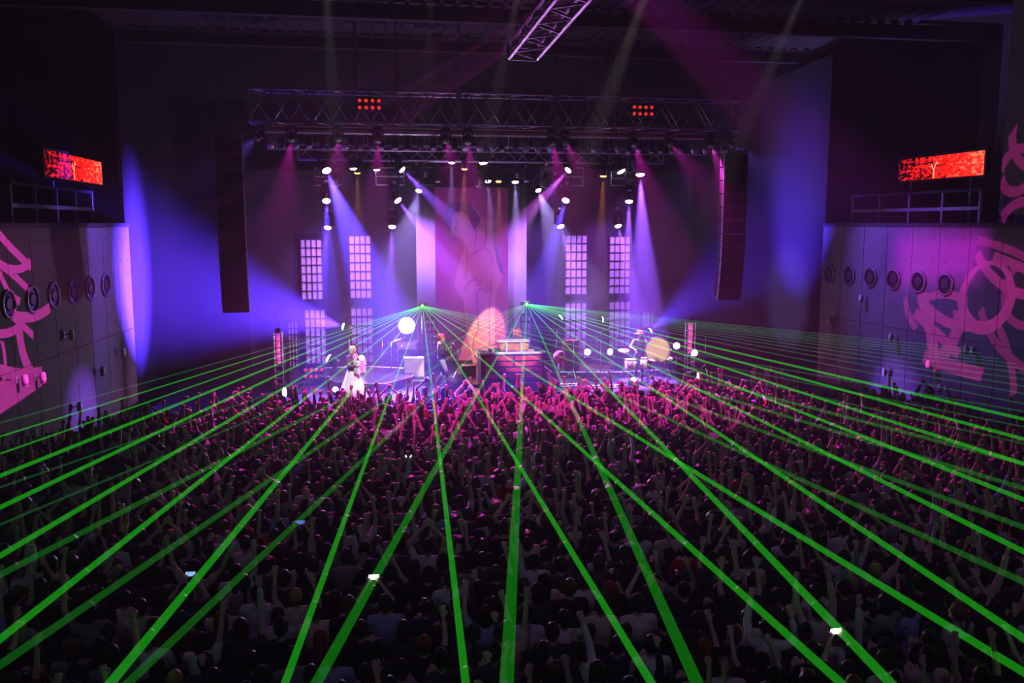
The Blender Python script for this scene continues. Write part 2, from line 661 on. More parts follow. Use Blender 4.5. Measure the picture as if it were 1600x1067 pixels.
lattice_window(469, 374, 505, 468, 4, 7, 'tall upper lattice window, outermost on the left of the set')
lattice_window(545, 368, 581, 466, 4, 7, 'tall upper lattice window left of the banner, next to the outermost')
lattice_window(884, 367, 917, 460, 4, 7, 'tall upper lattice window right of the banner, the nearer to it')
lattice_window(953, 369, 984, 459, 4, 7, 'tall upper lattice window, outermost on the right of the set')
lattice_window(476, 484, 511, 576, 4, 6, 'lower lattice window under the outermost left upper window')
lattice_window(548, 480, 584, 574, 4, 6, 'lower lattice window left of the banner behind the bright white lamp')
lattice_window(883, 472, 916, 562, 4, 6, 'lower lattice window right of the banner above the red cabinet')
lattice_window(952, 470, 984, 560, 4, 6, 'lower lattice window at the far right behind the drums')
lattice_window(450, 503, 468, 580, 3, 7, 'narrow low lattice window at the left end of the set', 34.4)
lattice_window(1004, 487, 1021, 560, 3, 6, 'narrow low lattice window at the right end behind the drummer', 34.4)
lattice_window(664, 497, 681, 580, 3, 7, 'narrow bright lattice window behind the red haired guitarist', 34.4)
lattice_window(815, 492, 829, 592, 3, 7, 'narrow bright lattice window beside the orange haired keyboard player', 34.4)

# pale columns and the painted banner
for (a, b, nm) in ((649, 680, 'left'), (793, 823, 'right')):
    x0, zt = fx(a, 288, 34.75)
    x1, _ = fx(b, 288, 34.75)
    e = thing('pale_column', 'tall pale cloth column on the %s of the painted banner' % nm, 'column', ((x0 + x1) / 2, 34.75, ST), group='pale cloth columns')
    W, H = x1 - x0, zt - ST
    # gently folded cloth
    mm = MB()
    n = 10
    for i in range(n):
        xa, xb = -W / 2 + W * i / n, -W / 2 + W * (i + 1) / n
        ya, yb = 0.006 * math.sin(i * 1.9), 0.006 * math.sin((i + 1) * 1.9)
        mm.add([(xa, ya, 0), (xb, yb, 0), (xb, yb, H), (xa, ya, H), (xa, ya + .02, 0), (xb, yb + .02, 0), (xb, yb + .02, H), (xa, ya + .02, H)],
               [(0, 1, 2, 3), (7, 6, 5, 4), (0, 4, 5, 1), (3, 2, 6, 7)])
    mm.build('cloth', paleflat, e, True)
    MB().tube((-W / 2 - 0.05, 0, H), (W / 2 + 0.05, 0, H), 0.03).build('top_batten', blackmetal, e)

BN = 34.55
bx0, bzt = fx(679, 292, BN)
bx1, _ = fx(794, 292, BN)
BW, BH = bx1 - bx0, bzt - ST - 0.1
ban = thing('painted_banner', 'tall hanging banner painted with a figure in pink and purple', 'banner', ((bx0 + bx1) / 2, BN, ST + 0.1))
bcloth = mat('banner_cloth', (0.30, 0.05, 0.22), 0.85, noise=0.3, nscale=1.2)
bskin = mat('banner_figure', (0.42, 0.14, 0.27), 0.85, noise=0.12, nscale=2.5)
bhair = mat('banner_hair', (0.09, 0.03, 0.17), 0.85, noise=0.2, nscale=4)
bline = mat('banner_line', (0.17, 0.04, 0.13), 0.85, noise=0.1)
MB().box((0, 0.02, BH / 2), (BW, 0.02, BH)).build('cloth', bcloth, ban)
MB().tube((-BW / 2 - 0.08, 0.02, BH), (BW / 2 + 0.08, 0.02, BH), 0.035).build('top_batten', blackmetal, ban)


def bpt(px, py):
    x, z = fx(px, py, BN)
    return (x - ban.location.x, z - ban.location.z)


def bprint(name, pts, matl, y):
    MB().slab_y([bpt(*p) for p in pts], y, y + 0.004).build(name, matl, ban)


def bstroke(pts, w, y=0.0):
    mm = MB()
    P = [bpt(*p) for p in pts]
    for (xa, za), (xb, zb) in zip(P[:-1], P[1:]):
        d = Vector((xb - xa, 0, zb - za))
        mm.box(((xa + xb) / 2, y, (za + zb) / 2), (d.length + w * 0.5, 0.004, w), Matrix.Rotation(-math.atan2(d.z, d.x), 3, 'Y'))
    mm.build('painted_line', bline, ban)


bprint('painted_figure', [(722, 318), (740, 322), (756, 342), (770, 345), (775, 370), (780, 405), (785, 424), (783, 440), (776, 455), (773, 490), (773, 545), (765, 570), (740, 572), (735, 545), (728, 510), (724, 470), (712, 450), (710, 440), (718, 410), (726, 385), (722, 372), (706, 368), (702, 350), (706, 335)], bskin, 0.004)
bprint('painted_hair', [(694, 345), (697, 325), (706, 316), (720, 315), (735, 320), (752, 341), (747, 352), (741, 362), (733, 340), (722, 330), (711, 332), (706, 345), (704, 362), (700, 358)], bhair, 0.001)
bprint('painted_hair', [(771, 346), (775, 375), (783, 415), (786, 428), (782, 426), (776, 408), (771, 378)], bhair, 0.001)
bstroke([(735, 400), (748, 392), (756, 386), (766, 395), (770, 410)], 0.03)
bstroke([(726, 452), (733, 440), (742, 437), (750, 447), (762, 458)], 0.03)
bstroke([(737, 432), (752, 440), (748, 445)], 0.025)
bstroke([(746, 345), (744, 370), (742, 395)], 0.025)
bstroke([(758, 345), (760, 365), (757, 386)], 0.025)
bstroke([(745, 455), (746, 490), (748, 515), (740, 530), (739, 548), (747, 566)], 0.035)
bstroke([(770, 425), (766, 455), (764, 490), (765, 540)], 0.025)
bstroke([(728, 385), (731, 410), (727, 435)], 0.025)
bstroke([(711, 335), (714, 350), (711, 358), (716, 362)], 0.02)
MB().ball((*[bpt(750, 453)[0], 0.0], bpt(750, 453)[1]), 0.05, (1, 0.1, 1)).build('painted_dot', bline, ban)

# ------------------------------------------------------------------ lighting rig
TY = 29.0
tz0, tz1 = 9.66, 10.62
front = truss('lighting_truss', 'long front lighting truss with zigzag bracing above the stage', (-7.85, TY, (tz0 + tz1) / 2), (7.95, TY, (tz0 + tz1) / 2), 0.9, tz1 - tz0, 13, alu, 0.04, 0.022)
fo = front.location
for px in (717, 868):
    p = at_y(px, 165, TY - 0.5)
    MB().box((p.x - fo.x, -0.5, 0.1), (0.16, 0.10, 1.35)).build('hanger_post', alu, front)
for px in (555, 620, 945):
    p = at_y(px, 165, TY)
    MB().tube((p.x - fo.x, 0, 0.4), (p.x - fo.x, 0, ZC - fo.z - 0.1), 0.025, n=6).build('chain', steel, front)
for px in (717, 868):
    p = at_y(px, 165, TY)
    MB().tube((p.x - fo.x, 0, 0.4), (p.x - fo.x, 0, ZC - fo.z - 0.1), 0.03, n=6).build('chain', steel, front)
for dz in (-0.62, -0.78):
    MB().tube((-7.7, -0.42, dz), (7.75, -0.42, dz), 0.045, n=8).build('lower_pipe', alu, front)
MB().box((0, -0.35, -0.70), (15.2, 0.25, 0.05)).build('cable_tray', steel, front)


def blinder(loc, label, w=0.78, h=0.42, rz=0, grp='red eight lamp blinders', frame=blackmetal, legs=False):
    e = thing('blinder_lamp', label, 'stage light', loc, rz, grp)
    MB().box((0, 0.06, 0), (w, 0.12, h)).build('housing', frame, e)
    cell = MB().lathe([(0.075, 0), (0.085, 0.05), (0.07, 0.055)], 12, rot=Matrix.Rotation(R(90), 3, 'X')).mesh('reflector', alu, True)
    bulb = MB().ball((0, 0, 0), 0.045, n=10, m=6).mesh('bulb', lens_red, True)
    for i in range(4):
        for k in range(2):
            p = (-w / 2 + w / 4 * (i + 0.5), 0.0, -h / 4 + h / 2 * k)
            c = put('reflector', cell, e, p)
            put('bulb', bulb, c, (0, -0.05, 0))
    if legs:
        for sx in (-1, 1):
            MB().box((sx * (w / 2 - 0.05), 0.06, -h / 2 - 0.04), (0.05, 0.2, 0.1)).build('foot', frame, e)
    else:
        MB().box((0, 0.12, h / 2 + 0.05), (0.06, 0.06, 0.12)).build('clamp', alu, e)
    return e


blinder(at_y(577, 163, TY - 0.6), 'red eight lamp blinder in the left half of the front truss')
blinder(at_y(1004, 173, TY - 0.6), 'red eight lamp blinder at the right end of the front truss')

# --- fixtures
head_mb = lambda: MB().lathe([(0.10, 0.16), (0.155, 0.10), (0.165, -0.05), (0.15, -0.14), (0.16, -0.20), (0.16, -0.24), (0.135, -0.245)], 16)
head_me = head_mb().mesh('lamp_head', blackplastic, True)
lens_bulge = MB().lathe([(0.155, -0.235), (0.15, -0.265), (0.115, -0.295), (0.05, -0.31)], 16)
lens_meshes = {k: lens_bulge.mesh('lens', mm, True) for k, mm in (('mag', lens_mag), ('white', lens_white), ('amber', lens_amber), ('off', lens_off))}
yoke_me = MB().box((-0.21, 0, 0.08), (0.05, 0.12, 0.42)).box((0.21, 0, 0.08), (0.05, 0.12, 0.42)).box((0, 0, 0.30), (0.47, 0.14, 0.05)).mesh('yoke', blackplastic)
base_me = MB().box((0, 0, 0.38), (0.36, 0.28, 0.14)).box((0, 0, 0.33), (0.2, 0.2, 0.04)).mesh('lamp_base', blackplastic)
clamp_me = MB().box((0, 0, 0.48), (0.08, 0.06, 0.1)).tube((-0.05, 0, 0.55), (0.05, 0, 0.55), 0.05, n=8).mesh('clamp', alu)


def fixture(name, label, cat, loc, target, lens='mag', scale=1.0, up=True, group=None, light=None, pole=None):
    """yoke lamp: hung (up) or standing (not up); light=(power, angle, colour, blend)"""
    loc, target = Vector(loc), Vector(target)
    d = (target - loc).normalized()
    e = thing(name, label, cat, loc, group=group)
    az = math.atan2(d.y, d.x) - math.pi / 2
    for nm, me in (('yoke', yoke_me), ('lamp_base', base_me), ('clamp', clamp_me)):
        if nm == 'clamp' and not up:
            continue
        o = put(nm, me, e, rz=az)
        o.scale = (scale,) * 3
        if not up:
            o.rotation_euler = (math.pi, 0, az)
    h = put('lamp_head', head_me, e)
    h.rotation_mode = 'QUATERNION'
    h.rotation_quaternion = d.to_track_quat('-Z', 'Y')
    h.scale = (scale,) * 3
    put('lens', lens_meshes[lens], h)
    if pole is not None:
        zb = pole - loc.z
        MB().tube((0, 0, zb + 0.02), (0, 0, -0.42 * scale), 0.02, n=8).build('pole', alu, e, True)
        mm = MB()
        for k in range(3):
            t = 2 * math.pi * k / 3 + 0.4
            mm = MB().tube((0, 0, zb + 0.32), (0.3 * math.cos(t), 0.3 * math.sin(t), zb + 0.012), 0.013, n=6)
            mm.build('tripod_leg', blackmetal, e)
    if light:
        spot(d * (0.32 * scale + 0.04), d * 5, light[0], light[1], light[2], light[3] if len(light) > 3 else 0.4, 0.05, parent=e)
    return e


BLUE = (0.10, 0.05, 1.0)
VIO = (0.28, 0.08, 1.0)
LAV = (0.46, 0.34, 1.0)
MAG = (1.0, 0.02, 0.70)
AMB = (1.0, 0.32, 0.06)
WARM = (1.0, 0.78, 0.70)
K = 50.0
# four drop ladders with three moving heads each: (px, py) lens, aim pixel, aim depth
LY = 31.0
ladders = [
    ('outer left', [((507, 258), (575, 430), 28.6, 9000, 22, BLUE, 0.95), ((510, 306), (512, 480), 28.4, 3600, 15, BLUE, 0.85), ((513, 348), (497, 480), 29.6, 2600, 16, BLUE, 0.75)]),
    ('inner left', [((622, 259), (700, 335), 30.3, 2600, 16, VIO, 0.8), ((616, 306), (706, 420), 29.6, 3600, 15, VIO, 0.85), ((613, 346), (609, 490), 29.6, 2400, 14, VIO, 0.8)]),
    ('inner right', [((893, 260), (830, 330), 30.3, 2400, 15, (0.7, 0.1, 1.0), 0.8), ((886, 306), (846, 440), 29.0, 3400, 16, BLUE, 0.85), ((874, 346), (905, 460), 29.6, 2400, 15, VIO, 0.8)]),
    ('outer right', [((1000, 262), (1008, 480), 30.0, 8000, 18, VIO, 1.0), ((983, 306), (980, 480), 29.6, 5200, 14, VIO, 0.85), ((964, 345), (995, 480), 29.6, 2600, 15, VIO, 0.8)]),
]
for nm, lamps in ladders:
    top = at_y(*lamps[0][0], LY)
    low = at_y(*lamps[2][0], LY)
    e = thing('drop_ladder', 'hanging pipe ladder carrying three moving lamps, %s of the rig' % nm, 'pipe frame', (0, LY + 0.28, 0), group='hanging pipe ladders')
    xs = [at_y(*l[0], LY).x for l in lamps]
    zs = [at_y(*l[0], LY).z for l in lamps]
    for off in (-0.17, 0.17):
        pts = [Vector((xs[0] + off, 0, 9.05))] + [Vector((x + off, 0, z + 0.5)) for x, z in zip(xs, zs)][1:]
        MB().path(pts, 0.018).build('ladder_pipe', blackmetal, e)
    for x, z in zip(xs, zs):
        MB().box((x, -0.12, z + 0.5), (0.42, 0.34, 0.03)).build('rung_plate', blackmetal, e)
    for k, (src, aim, aY, pw, an, col, sc) in enumerate(lamps):
        p = at_y(*src, LY)
        lab = 'lit magenta moving lamp, %s on the %s ladder of the rig' % (('top', 'middle', 'lowest')[k], nm)
        fixture('moving_head_lamp', lab, 'stage light', p, at_y(*aim, aY), 'mag', sc, True, 'moving lamps on the ladders', (pw * K, an, col, 0.5))

# second truss over mid stage with pipes and small lamps
mid = truss('lighting_truss', 'dim second lighting truss hanging behind the front truss', (-6.6, 31.6, 8.98), (6.2, 31.6, 8.98), 0.5, 0.5, 12, alu, 0.03, 0.016)
for px in (560, 720, 960):
    p = at_y(px, 250, 31.6)
    MB().tube((p.x - mid.location.x, 0, 0.2), (p.x - mid.location.x, 0, ZC - mid.location.z - 0.1), 0.025, n=6).build('chain', steel, mid)
small = [
    ((553, 253), (556, 330), 31.2, 'white', 0.9, None, 'bright white lamp near the left end'),
    ((558, 262), (560, 420), 31.4, 'amber', 0.7, (500, 14, AMB), 'amber lamp at the left'),
    ((588, 257), (600, 400), 31.3, 'white', 0.7, None, 'small white lamp over the left square frame'),
    ((706, 246), (704, 420), 31.2, 'white', 0.7, (800, 14, LAV), 'white lamp above the painted hair'),
    ((726, 256), (722, 420), 31.3, 'amber', 0.7, (800, 14, AMB), 'amber lamp above the painted hair'),
    ((755, 244), (757, 420), 31.2, 'white', 0.9, (1100, 14, LAV), 'brightest white lamp over the banner'),
    ((943, 266), (937, 420), 31.3, 'amber', 0.8, (800, 13, AMB), 'amber lamp at the right'),
    ((966, 258), (1000, 330), 30.8, 'white', 1.0, None, 'white lamp beside the right square frame'),
]
for src, aim, aY, ln, sc, li, lab in small:
    fx_ = fixture('spot_lamp', lab + ' on the second truss', 'stage light', at_y(*src, 31.3), at_y(*aim, aY), ln, sc, True, 'lamps on the second truss', (li[0] * K * 0.6, *li[1:]) if li else None)
    MB().tube((0, 0, 0.45 * sc), (0, 0.06, max(9.2 - fx_.location.z, 0.5 * sc)), 0.012, n=6).build('drop_rod', steel, fx_)
# third bar, right over the banner
bar = thing('lighting_bar', 'thin pipe with small spot lamps just above the painted banner', 'pipe', (0, 32.6, at_y(760, 262, 32.6).z))
MB().tube((-4.2, 0, 0), (3.9, 0, 0), 0.03, n=8).build('pipe', blackmetal, bar)
for x in (-4.0, -1.3, 1.2, 3.7):
    MB().tube((x, 0, 0), (x, 0, ZC - bar.location.z - 0.05), 0.012, n=6).build('hanging_wire', steel, bar)
small3 = [
    ((656, 292), (628, 400), 31.2, 'white', 0.7, (2600, 34, LAV), 'white fan beam lamp at the left end'),
    ((762, 276), (772, 420), 31.6, 'white', 0.7, (1700, 14, LAV), 'white lamp in the middle'),
    ((779, 276), (781, 420), 32.0, 'amber', 0.7, (1300, 13, AMB), 'amber lamp in the middle'),
    ((805, 276), (808, 420), 31.9, 'white', 0.8, (3600, 15, LAV), 'bright white lamp over the pale right column'),
    ((839, 291), (880, 400), 31.2, 'white', 0.7, (2600, 34, LAV), 'white fan beam lamp at the right end'),
    ((684, 276), (684, 420), 32.0, 'off', 0.7, None, 'unlit lamp over the left column'),
    ((748, 282), (748, 420), 32.0, 'off', 0.8, None, 'unlit dark lamp over the banner'),
    ((822, 276), (850, 400), 32.0, 'off', 0.7, None, 'tilted unlit lamp over the right column'),
]
for src, aim, aY, ln, sc, li, lab in small3:
    fx_ = fixture('spot_lamp', lab + ' of the banner bar', 'stage light', at_y(*src, 32.6), at_y(*aim, aY), ln, sc, True, 'lamps on the banner bar', (li[0] * K * 0.35, *li[1:]) if li else None)
    MB().tube((0, 0, 0.5 * sc), (0, 0, max(bar.location.z + 0.02 - fx_.location.z, 0.6 * sc)), 0.012, n=6).build('drop_rod', steel, fx_)

# square pipe frames hung under the second truss
for (a, b, c, d, nm) in ((587, 262, 631, 289, 'left of the banner'), (491, 262, 534, 289, 'at the far left'), (868, 262, 911, 290, 'right of the banner'), (955, 268, 1004, 290, 'at the far right')):
    p0, p1 = at_y(a, b, 31.9), at_y(c, d, 31.9)
    cx, cz = (p0.x + p1.x) / 2, (p0.z + p1.z) / 2
    W, H = abs(p1.x - p0.x), abs(p0.z - p1.z)
    e = thing('pipe_frame', 'square aluminium pipe frame hanging in the rig %s' % nm, 'pipe frame', (cx, 31.9, cz), group='square pipe frames in the rig')
    for z in (-H / 2, 0, H / 2):
        MB().tube((-W / 2, 0, z), (W / 2, 0, z), 0.022, n=6).build('rail', alu, e)
    for x in (-W / 2, W / 2):
        MB().tube((x, 0, -H / 2), (x, 0, H / 2), 0.022, n=6).build('upright', alu, e)
    MB().tube((0, 0, H / 2), (0, -0.2, 9.0 - cz), 0.012, n=6).build('hanging_wire', steel, e)

# row of hanging par lamps and bars under the front truss
par_can = MB().lathe([(0.05, 0.20), (0.09, 0.16), (0.10, 0.0), (0.11, -0.16), (0.09, -0.165)], 12).mesh('can', blackmetal, True)
par_can2 = MB().lathe([(0.05, 0.20), (0.09, 0.16), (0.10, 0.0), (0.11, -0.16), (0.09, -0.165)], 12).mesh('can', alu, True)
par_lens = MB().lathe([(0.095, -0.15), (0.08, -0.175), (0.03, -0.185)], 12).mesh('lens', lens_off, True)
par_yoke = MB().box((-0.125, 0, 0.13), (0.015, 0.04, 0.28)).box((0.125, 0, 0.13), (0.015, 0.04, 0.28)).box((0, 0, 0.27), (0.265, 0.04, 0.015)).mesh('yoke', alu)
pipe = thing('lighting_bar', 'long pipe under the front truss holding a crowded row of lamps', 'pipe', (0.1, TY - 0.1, 9.36))
MB().tube((-7.5, 0, 0), (7.6, 0, 0), 0.03, n=8).build('pipe', alu, pipe)
MB().tube((-7.5, 0.3, -0.48), (7.6, 0.3, -0.48), 0.025, n=8).build('pipe', alu, pipe)
for i in range(9):
    MB().tube((-7.2 + 1.82 * i, 0, 0.3), (-7.2 + 1.82 * i, 0.3, -0.48), 0.014, n=6).build('drop_rod', alu, pipe)
rnd = random.Random(3)
ordw = ['first', 'second', 'third', 'fourth', 'fifth', 'sixth', 'seventh', 'eighth', 'ninth', 'tenth', 'eleventh', 'twelfth', 'thirteenth', 'fourteenth', 'fifteenth', 'sixteenth', 'seventeenth', 'eighteenth', 'nineteenth', 'twentieth']
NP = 40
for i in range(NP):
    x = -7.35 + 14.8 * i / (NP - 1)
    frm = ('%s from the left end' % ordw[i]) if i < 20 else ('%s from the right end' % ordw[NP - 1 - i])
    silver = rnd.random() < 0.35
    e = thing('par_lamp', '%s par lamp hanging under the front truss, %s of the row' % ('silver' if silver else 'black', frm), 'stage light', (x + 0.1 + rnd.uniform(-.05, .05), TY - 0.1, 9.05), rnd.uniform(-.5, .5), 'par lamps under the front truss')
    put('yoke', par_yoke, e)
    c = put('can', par_can2 if silver else par_can, e)
    c.rotation_euler = (rnd.uniform(-0.9, 0.5), 0, 0)
    put('lens', par_lens, c)

# ------------------------------------------------------------------ line array loudspeakers
def line_array(px_c, py_top, py_bot, Y, label, n=11, W=0.75):
    top = at_y(px_c, py_top, Y)
    bot = at_y(px_c, py_bot, Y)
    H = top.z - bot.z
    e = thing('line_array', label, 'loudspeaker', (top.x, Y, bot.z), group='line array loudspeakers')
    h = H / n
    z, y, ang = H, 0.0, 0.0
    box = MB()
    t = 0.06
    vs = [(-W / 2, -0.28, h / 2 - .012), (W / 2, -0.28, h / 2 - .012), (W / 2 - .06, 0.30, h / 2 - .03), (-W / 2 + .06, 0.30, h / 2 - .03)]
    box.add([(a, b, -c) for a, b, c in vs] + vs, [(3, 2, 1, 0), (4, 5, 6, 7), (0, 1, 5, 4), (1, 2, 6, 5), (2, 3, 7, 6), (3, 0, 4, 7)])
    me = box.mesh('cabinet', mat('speaker_black', (0.015, 0.015, 0.018), 0.45, noise=0.1))
    gr = MB().box((0, -0.285, 0), (W - 0.06, 0.012, h - 0.06)).mesh('grille', mat('speaker_grille', (0.02, 0.02, 0.022), 0.5, 0.2, noise=0.1))
    ed = MB().box((0, -0.2, 0), (0.02, 0.10, h - 0.02)).mesh('side_plate', alu)
    for i in range(n):
        a = R(max(0, i - 5) * 2.6)
        c = put('cabinet', me, e, (0, y + 0.28 * 0, z - h / 2))
        c.rotation_euler = (a, 0, 0)
        put('grille', gr, c)
        for sx in (-1, 1):
            put('side_plate', ed, c, (sx * (W / 2 + 0.012), 0, 0))
        y += math.sin(a) * h
        z -= math.cos(a) * h
    MB().box((0, 0, H + 0.05), (W * 0.9, 0.6, 0.08)).build('fly_frame', steel, e)
    for sx in (-0.2, 0.2):
        MB().tube((sx, 0, H + 0.08), (sx, 0, ZC - bot.z - 0.05), 0.015, n=6).build('chain', steel, e)


line_array(358, 215, 487, 27.7, 'curved black line array loudspeaker hanging left of the stage')
line_array(1146, 240, 467, 27.7, 'curved black line array loudspeaker hanging right of the stage')

# ------------------------------------------------------------------ laser projectors and their beams
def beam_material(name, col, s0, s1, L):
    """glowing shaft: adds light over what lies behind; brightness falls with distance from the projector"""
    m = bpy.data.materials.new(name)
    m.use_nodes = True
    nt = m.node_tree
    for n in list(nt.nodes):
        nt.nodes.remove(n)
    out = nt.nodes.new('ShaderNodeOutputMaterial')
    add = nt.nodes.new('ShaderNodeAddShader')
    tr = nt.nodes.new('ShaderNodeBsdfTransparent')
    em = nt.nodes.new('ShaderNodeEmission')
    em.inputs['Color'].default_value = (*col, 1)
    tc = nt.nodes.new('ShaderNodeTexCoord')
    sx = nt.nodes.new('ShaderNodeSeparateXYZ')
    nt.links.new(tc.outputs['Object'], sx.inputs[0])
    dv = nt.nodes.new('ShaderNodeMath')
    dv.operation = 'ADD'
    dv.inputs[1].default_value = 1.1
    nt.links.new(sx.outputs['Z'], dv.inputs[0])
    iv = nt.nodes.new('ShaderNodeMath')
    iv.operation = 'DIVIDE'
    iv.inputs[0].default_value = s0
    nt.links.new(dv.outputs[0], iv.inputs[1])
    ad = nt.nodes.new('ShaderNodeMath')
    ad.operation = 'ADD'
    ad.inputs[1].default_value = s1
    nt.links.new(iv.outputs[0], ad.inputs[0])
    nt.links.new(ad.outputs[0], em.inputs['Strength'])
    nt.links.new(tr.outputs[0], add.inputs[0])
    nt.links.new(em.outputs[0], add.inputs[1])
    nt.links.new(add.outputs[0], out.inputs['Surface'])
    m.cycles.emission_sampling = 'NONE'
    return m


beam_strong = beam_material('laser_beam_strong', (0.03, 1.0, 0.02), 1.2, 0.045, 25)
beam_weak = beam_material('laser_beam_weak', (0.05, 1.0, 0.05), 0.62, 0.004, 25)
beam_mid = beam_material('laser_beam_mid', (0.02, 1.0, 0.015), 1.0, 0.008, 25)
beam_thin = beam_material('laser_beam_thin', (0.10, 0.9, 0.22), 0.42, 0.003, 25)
KP = 0.085
lasers = {
    'left': ((660, 478), [-36.7, -33.9, -30.9, -27.8, -24.4, -20.7, -16.7, -12.4, -7.8, -3.0, 1.9, 6.8, 11.8, 16.6, 21.1, 25.6, 29.3, 32.9, 36.5, 40.3]),
    'right': ((823, 475), [-36.0, -32.3, -28.7, -24.5, -20.8, -16.1, -11.2, -6.2, -1.1, 4.1, 9.1, 14.0, 18.9, 23.5, 28.2, 32.6, 36.0, 38.8, 41.4, 44.0, 46.2, 48.0, 49.6, 51.5, 53.5]),
}
thick = {'left': {-12.4: 1.15, -7.8: 1.0, -3.0: 1.0, 1.9: 1.0}, 'right': {-1.1: 1.15, -6.2: 1.6, -11.2: 1.7, -16.1: 1.35}}
for nm, (src, azs) in lasers.items():
    S = at_y(*src, 31.0)
    e = thing('laser_projector', 'small green laser projector on a thin stand, %s of the two' % nm, 'laser', S)
    MB().box((0, 0.16, -0.02), (0.30, 0.36, 0.20)).build('housing', blackmetal, e)
    MB().tube((0, 0.16, -0.12), (0, 0.16, ST - S.z + 0.02), 0.022, n=8).build('stand_pole', blackmetal, e)
    MB().lathe([(0.22, 0), (0.22, 0.02), (0.04, 0.03)], 16, (0, 0.16, ST - S.z)).build('stand_base', blackmetal, e)
    MB().lathe([(0.028, 0), (0.028, 0.015), (0.018, 0.02)], 12, (0, -0.02, 0), Matrix.Rotation(R(90), 3, 'X')).build('aperture', mat('laser_aperture', (0.3, 1, 0.2), 0.3, emit=(0.55, 1.0, 0.25), strength=60), e)
    pl_ = bpy.data.lights.new('laser_glow', 'POINT')
    pl_.energy = 5 if nm == 'right' else 3
    pl_.color = (0.15, 1.0, 0.05)
    pl_.shadow_soft_size = 0.03
    po = bpy.data.objects.new('laser_glow', pl_)
    C.objects.link(po)
    po.parent = e
    po.location = (0, -0.12, 0.02)
    for i, az in enumerate(azs):
        a = R(az)
        d = Vector((math.sin(a), -math.cos(a), -KP * math.cos(a)))
        # reach: side wall or the near end of the floor
        t = (31.0 - 4.5) / math.cos(a)
        for s in (-1, 1):
            # x = s*wx(y): solve S.x + t sin = s*(12.45 - .073*(S.y - t cos - 21))
            den = math.sin(a) - s * 0.073 * math.cos(a)
            tt = (s * (12.45 - 0.073 * (S.y - 21)) - S.x) / den if abs(den) > 1e-6 else 1e9
            if tt > 0:
                t = min(t, tt - 0.05)
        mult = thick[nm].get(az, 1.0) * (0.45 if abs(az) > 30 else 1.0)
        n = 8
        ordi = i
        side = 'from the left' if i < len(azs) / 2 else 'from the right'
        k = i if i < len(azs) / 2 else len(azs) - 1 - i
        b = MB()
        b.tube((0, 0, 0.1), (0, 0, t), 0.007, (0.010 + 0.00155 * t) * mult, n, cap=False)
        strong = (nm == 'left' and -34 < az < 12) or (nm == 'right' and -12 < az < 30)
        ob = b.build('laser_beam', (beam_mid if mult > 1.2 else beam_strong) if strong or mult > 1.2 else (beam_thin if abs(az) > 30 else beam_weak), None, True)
        tag(ob, 'green laser beam of the %s projector, %s of its fan counted %s' % (nm, ordw[k], side), 'laser beam', 'laser beams fanned over the crowd')
        ob.location = S + d.normalized() * 0.03
        ob.rotation_mode = 'QUATERNION'
        ob.rotation_quaternion = d.to_track_quat('Z', 'Y')

# ------------------------------------------------------------------ lamps standing on the stage
def on_stage_lamp(px, py, Y, aim, aY, lens, sc, label, light, name='stage_lamp', base=ST):
    p = at_y(px, py, Y)
    return fixture(name, label, 'stage light', p, at_y(*aim, aY), lens, sc, False, 'lamps standing on the stage', light, pole=base)


on_stage_lamp(545, 512, 32.6, (300, 455), 32.2, 'white', 0.8, 'lamp on a tall stand throwing a wide pale blue beam to the upper left', (230000, 58, (0.09, 0.03, 1.0), 1.0))
on_stage_lamp(523, 565, 31.2, (470, 535), 31.3, 'mag', 0.95, 'big round magenta lamp beside the singer facing the hall', (9000, 26, VIO, 0.6))
on_stage_lamp(564, 560, 31.4, (600, 560), 27.0, 'mag', 0.7, 'pink lamp just behind the singer', (500, 40, (1.0, 0.2, 0.8), 0.6))
on_stage_lamp(635, 508, 32.4, (642, 520), 26.0, 'white', 1.9, 'blinding white lamp on a stand left of the guitarist', (2500, 80, (0.85, 0.5, 1.0), 0.9))
on_stage_lamp(870, 500, 32.6, (930, 455), 32.6, 'white', 0.7, 'lamp on a stand throwing a short white beam, right of the green laser', (5500, 44, LAV, 0.7))
on_stage_lamp(934, 500, 32.8, (1000, 492), 32.9, 'white', 0.7, 'lamp on a stand throwing a short white beam over the red cabinet', (5500, 36, LAV, 0.7))
on_stage_lamp(918, 550, 30.2, (924, 552), 20.0, 'mag', 0.72, 'round magenta lamp on a stand left of the drums', (900, 60, (0.9, 0.15, 1.0), 0.8))
on_stage_lamp(958, 549, 31.0, (900, 556), 29.6, 'mag', 0.75, 'magenta lamp with a beam pointing left behind the drums', (5000, 14, (0.8, 0.15, 1.0), 0.5))
on_stage_lamp(1057, 540, 30.2, (1060, 560), 20.0, 'mag', 0.75, 'round lamp on a stand right of the big drum', (900, 60, (0.7, 0.2, 1.0), 0.8))
on_stage_lamp(1085, 551, 30.2, (1085, 570), 20.0, 'mag', 0.75, 'outermost round lamp on a stand at the right end of the stage', (900, 60, (0.7, 0.2, 1.0), 0.8))
fixture('moving_head_lamp', 'moving lamp at the left stage corner with a beam pointing left', 'stage light', at_y(457, 612, 27.6), at_y(300, 622, 26.5), 'white', 0.95, False, 'lamps standing on the stage', (2200, 26, VIO, 1.0))
fixture('moving_head_lamp', 'moving lamp at the right stage corner with a beam pointing right', 'stage light', at_y(1078, 588, 27.9), at_y(1230, 600, 26.8), 'white', 0.95, False, 'lamps standing on the stage', (2200, 26, VIO, 1.0))
